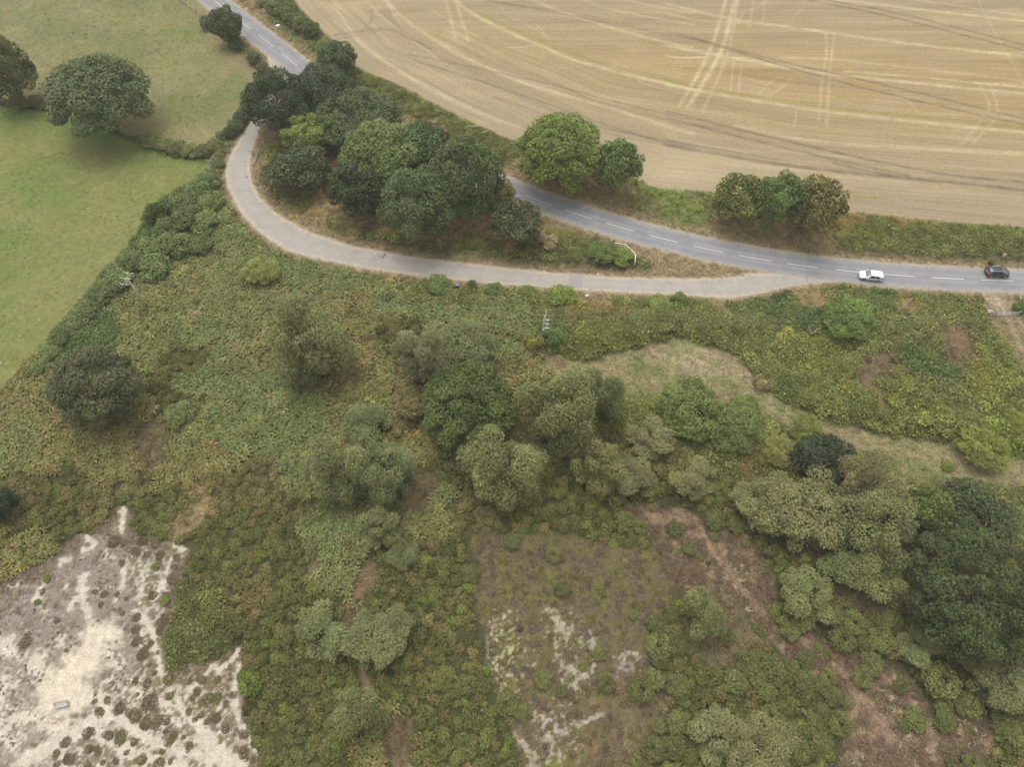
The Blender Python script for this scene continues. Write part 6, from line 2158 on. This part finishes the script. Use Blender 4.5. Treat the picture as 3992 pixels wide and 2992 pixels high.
for px_, lab in (((2850, 1047), 'left of two thin white marker posts at the island tip'), ((2854, 1043), 'right of two thin white marker posts at the island tip')):
    b = G(*px_)
    o = MB().box((0, 0, .45), (.12, .05, .95), .3, .9)
    o = o.build('marker_post', M_WHITE, None)
    o.location = (*b, 0)
    o['label'] = lab
    o['category'] = 'post'
# small stump left of the bin's worn patch
b = G(1863, 1110)
o = MB().tube([(0, 0, 0), (0, 0, .55)], .05, 6).build('wooden_post', M_POLE, None, label='short dark post at the lane edge right of the black bin', category='post')
o.location = (*b, 0)

# --- litter
def scrap(label, px_, s, mat, group=None, name='litter'):
    b = G(*px_)
    rr = random.Random(int(px_[0]))
    n_ = 6
    v = [(0, 0, .12 * s)]
    for k in range(n_):
        a_ = 2 * math.pi * k / n_
        v.append((math.cos(a_) * s * rr.uniform(.4, .62), math.sin(a_) * s * rr.uniform(.3, .5), rr.uniform(0, .12) * s))
    nb = len(v)
    v += [(x_, y_, -.02) for x_, y_, z_ in v[1:]]
    f = [(0, 1 + k, 1 + (k + 1) % n_) for k in range(n_)] + [(1 + k, nb + k, nb + (k + 1) % n_, 1 + (k + 1) % n_) for k in range(n_)]
    o = obj(name, mesh(name, v, f, mat), None, label=label, category='litter')
    o.location = (*b, .04 + ground_z(b))
    o.rotation_euler = (0, 0, rr.uniform(0, 6))
    if group:
        o['group'] = group


b = G(1084, 102)
o = MB().box((0, 0, .2), (1.0, .55, .32), .75, .88).build('white_sack', M_WHITE, None, label='white sack lying in the grass between the main road and the short hedge', category='litter')
o.location = (*b, 0)
scrap('bluish scrap on the verge above the white sack', (961, 31), .5, M_LAMP)
scrap('small white scrap beside the bluish scrap on the verge', (957, 39), .35, M_WHITE)
scrap('pale scrap in the grass below right of the white sack', (1129, 152), .4, M_WHITE)
scrap('pale flat scrap beside the scrap below the white sack', (1121, 157), .35, M_LAMP)
scrap('left one of two white scraps in the green grass beside the dark road trees', (1569, 455), .4, M_WHITE)
scrap('right one of two white scraps in the green grass beside the dark road trees', (1577, 457), .4, M_WHITE)
scrap('white scrap on the verge near the clump of three trees', (2613, 875), .4, M_WHITE)
scrap('white scrap curled against the shrub under the dull dark oak', (731, 1657), .8, M_WHITE)
scrap('white scrap on bare soil right of the curled one', (806, 1666), .7, M_WHITE)
for px_ in ((3467, 1015), (3720, 1027), (3788, 1000), (3979, 1161), (2331, 1070), (3865, 1180), (2121, 1059), (2995, 960), (1486, 971)):
    scrap('tiny white scrap of litter on the roadside verge', px_, .28, M_WHITE, 'litter on the verges')
STN = [(309, 21), (94, 115), (228, 1053), (152, 1248), (79, 1310), (3, 1415), (24, 1420), (344, 812), (563, 699), (695, 535), (617, 473), (368, 736)]
STL = place_labels('small pale stone in grass', STN, [('the top of the upper pasture', 200, 60), ('the big round field tree', 560, 500), ('the middle of the lower pasture', 400, 760), ('the left power pole', 230, 1060), ('the lowest corner of the lower pasture', 40, 1380)])
for px_, lab_ in zip(STN, STL):
    scrap(lab_, px_, .32, M_DEAD, 'pale stones in the pastures', 'stone')
for px_ in () and ((309, 21), (94, 115), (228, 1053), (152, 1248), (79, 1310), (3, 1415), (24, 1420), (344, 812), (563, 699), (695, 535), (617, 473), (368, 736)):
    scrap('small pale stone lying in the pasture grass', px_, .32, M_DEAD, 'pale stones in the pastures', 'stone')
# ------------------------------------------------------------------ thin haze
hb = MB().box((0, 60, 52.5), (900, 700, 113.0))
mh = bpy.data.materials.new('haze_air')
mh.use_nodes = True
nt_h = mh.node_tree
nt_h.nodes.remove(nt_h.nodes['Principled BSDF'])
pv = nt_h.nodes.new('ShaderNodeVolumePrincipled')
pv.inputs['Color'].default_value = (.93, .93, .90, 1)
pv.inputs['Density'].default_value = HAZE
pv.inputs['Anisotropy'].default_value = .2
nt_h.links.new(pv.outputs[0], nt_h.nodes['Material Output'].inputs['Volume'])
if HAZE > 0:
    hb.build('haze', mh, None, kind='stuff', label='thin pale summer haze over the whole landscape', category='haze')
print('things', len([o_ for o_ in COL.objects if o_.parent is None]), 'tris', sum(len(m_.polygons) * 2 for m_ in {o_.data for o_ in COL.objects if o_.type == 'MESH'}))
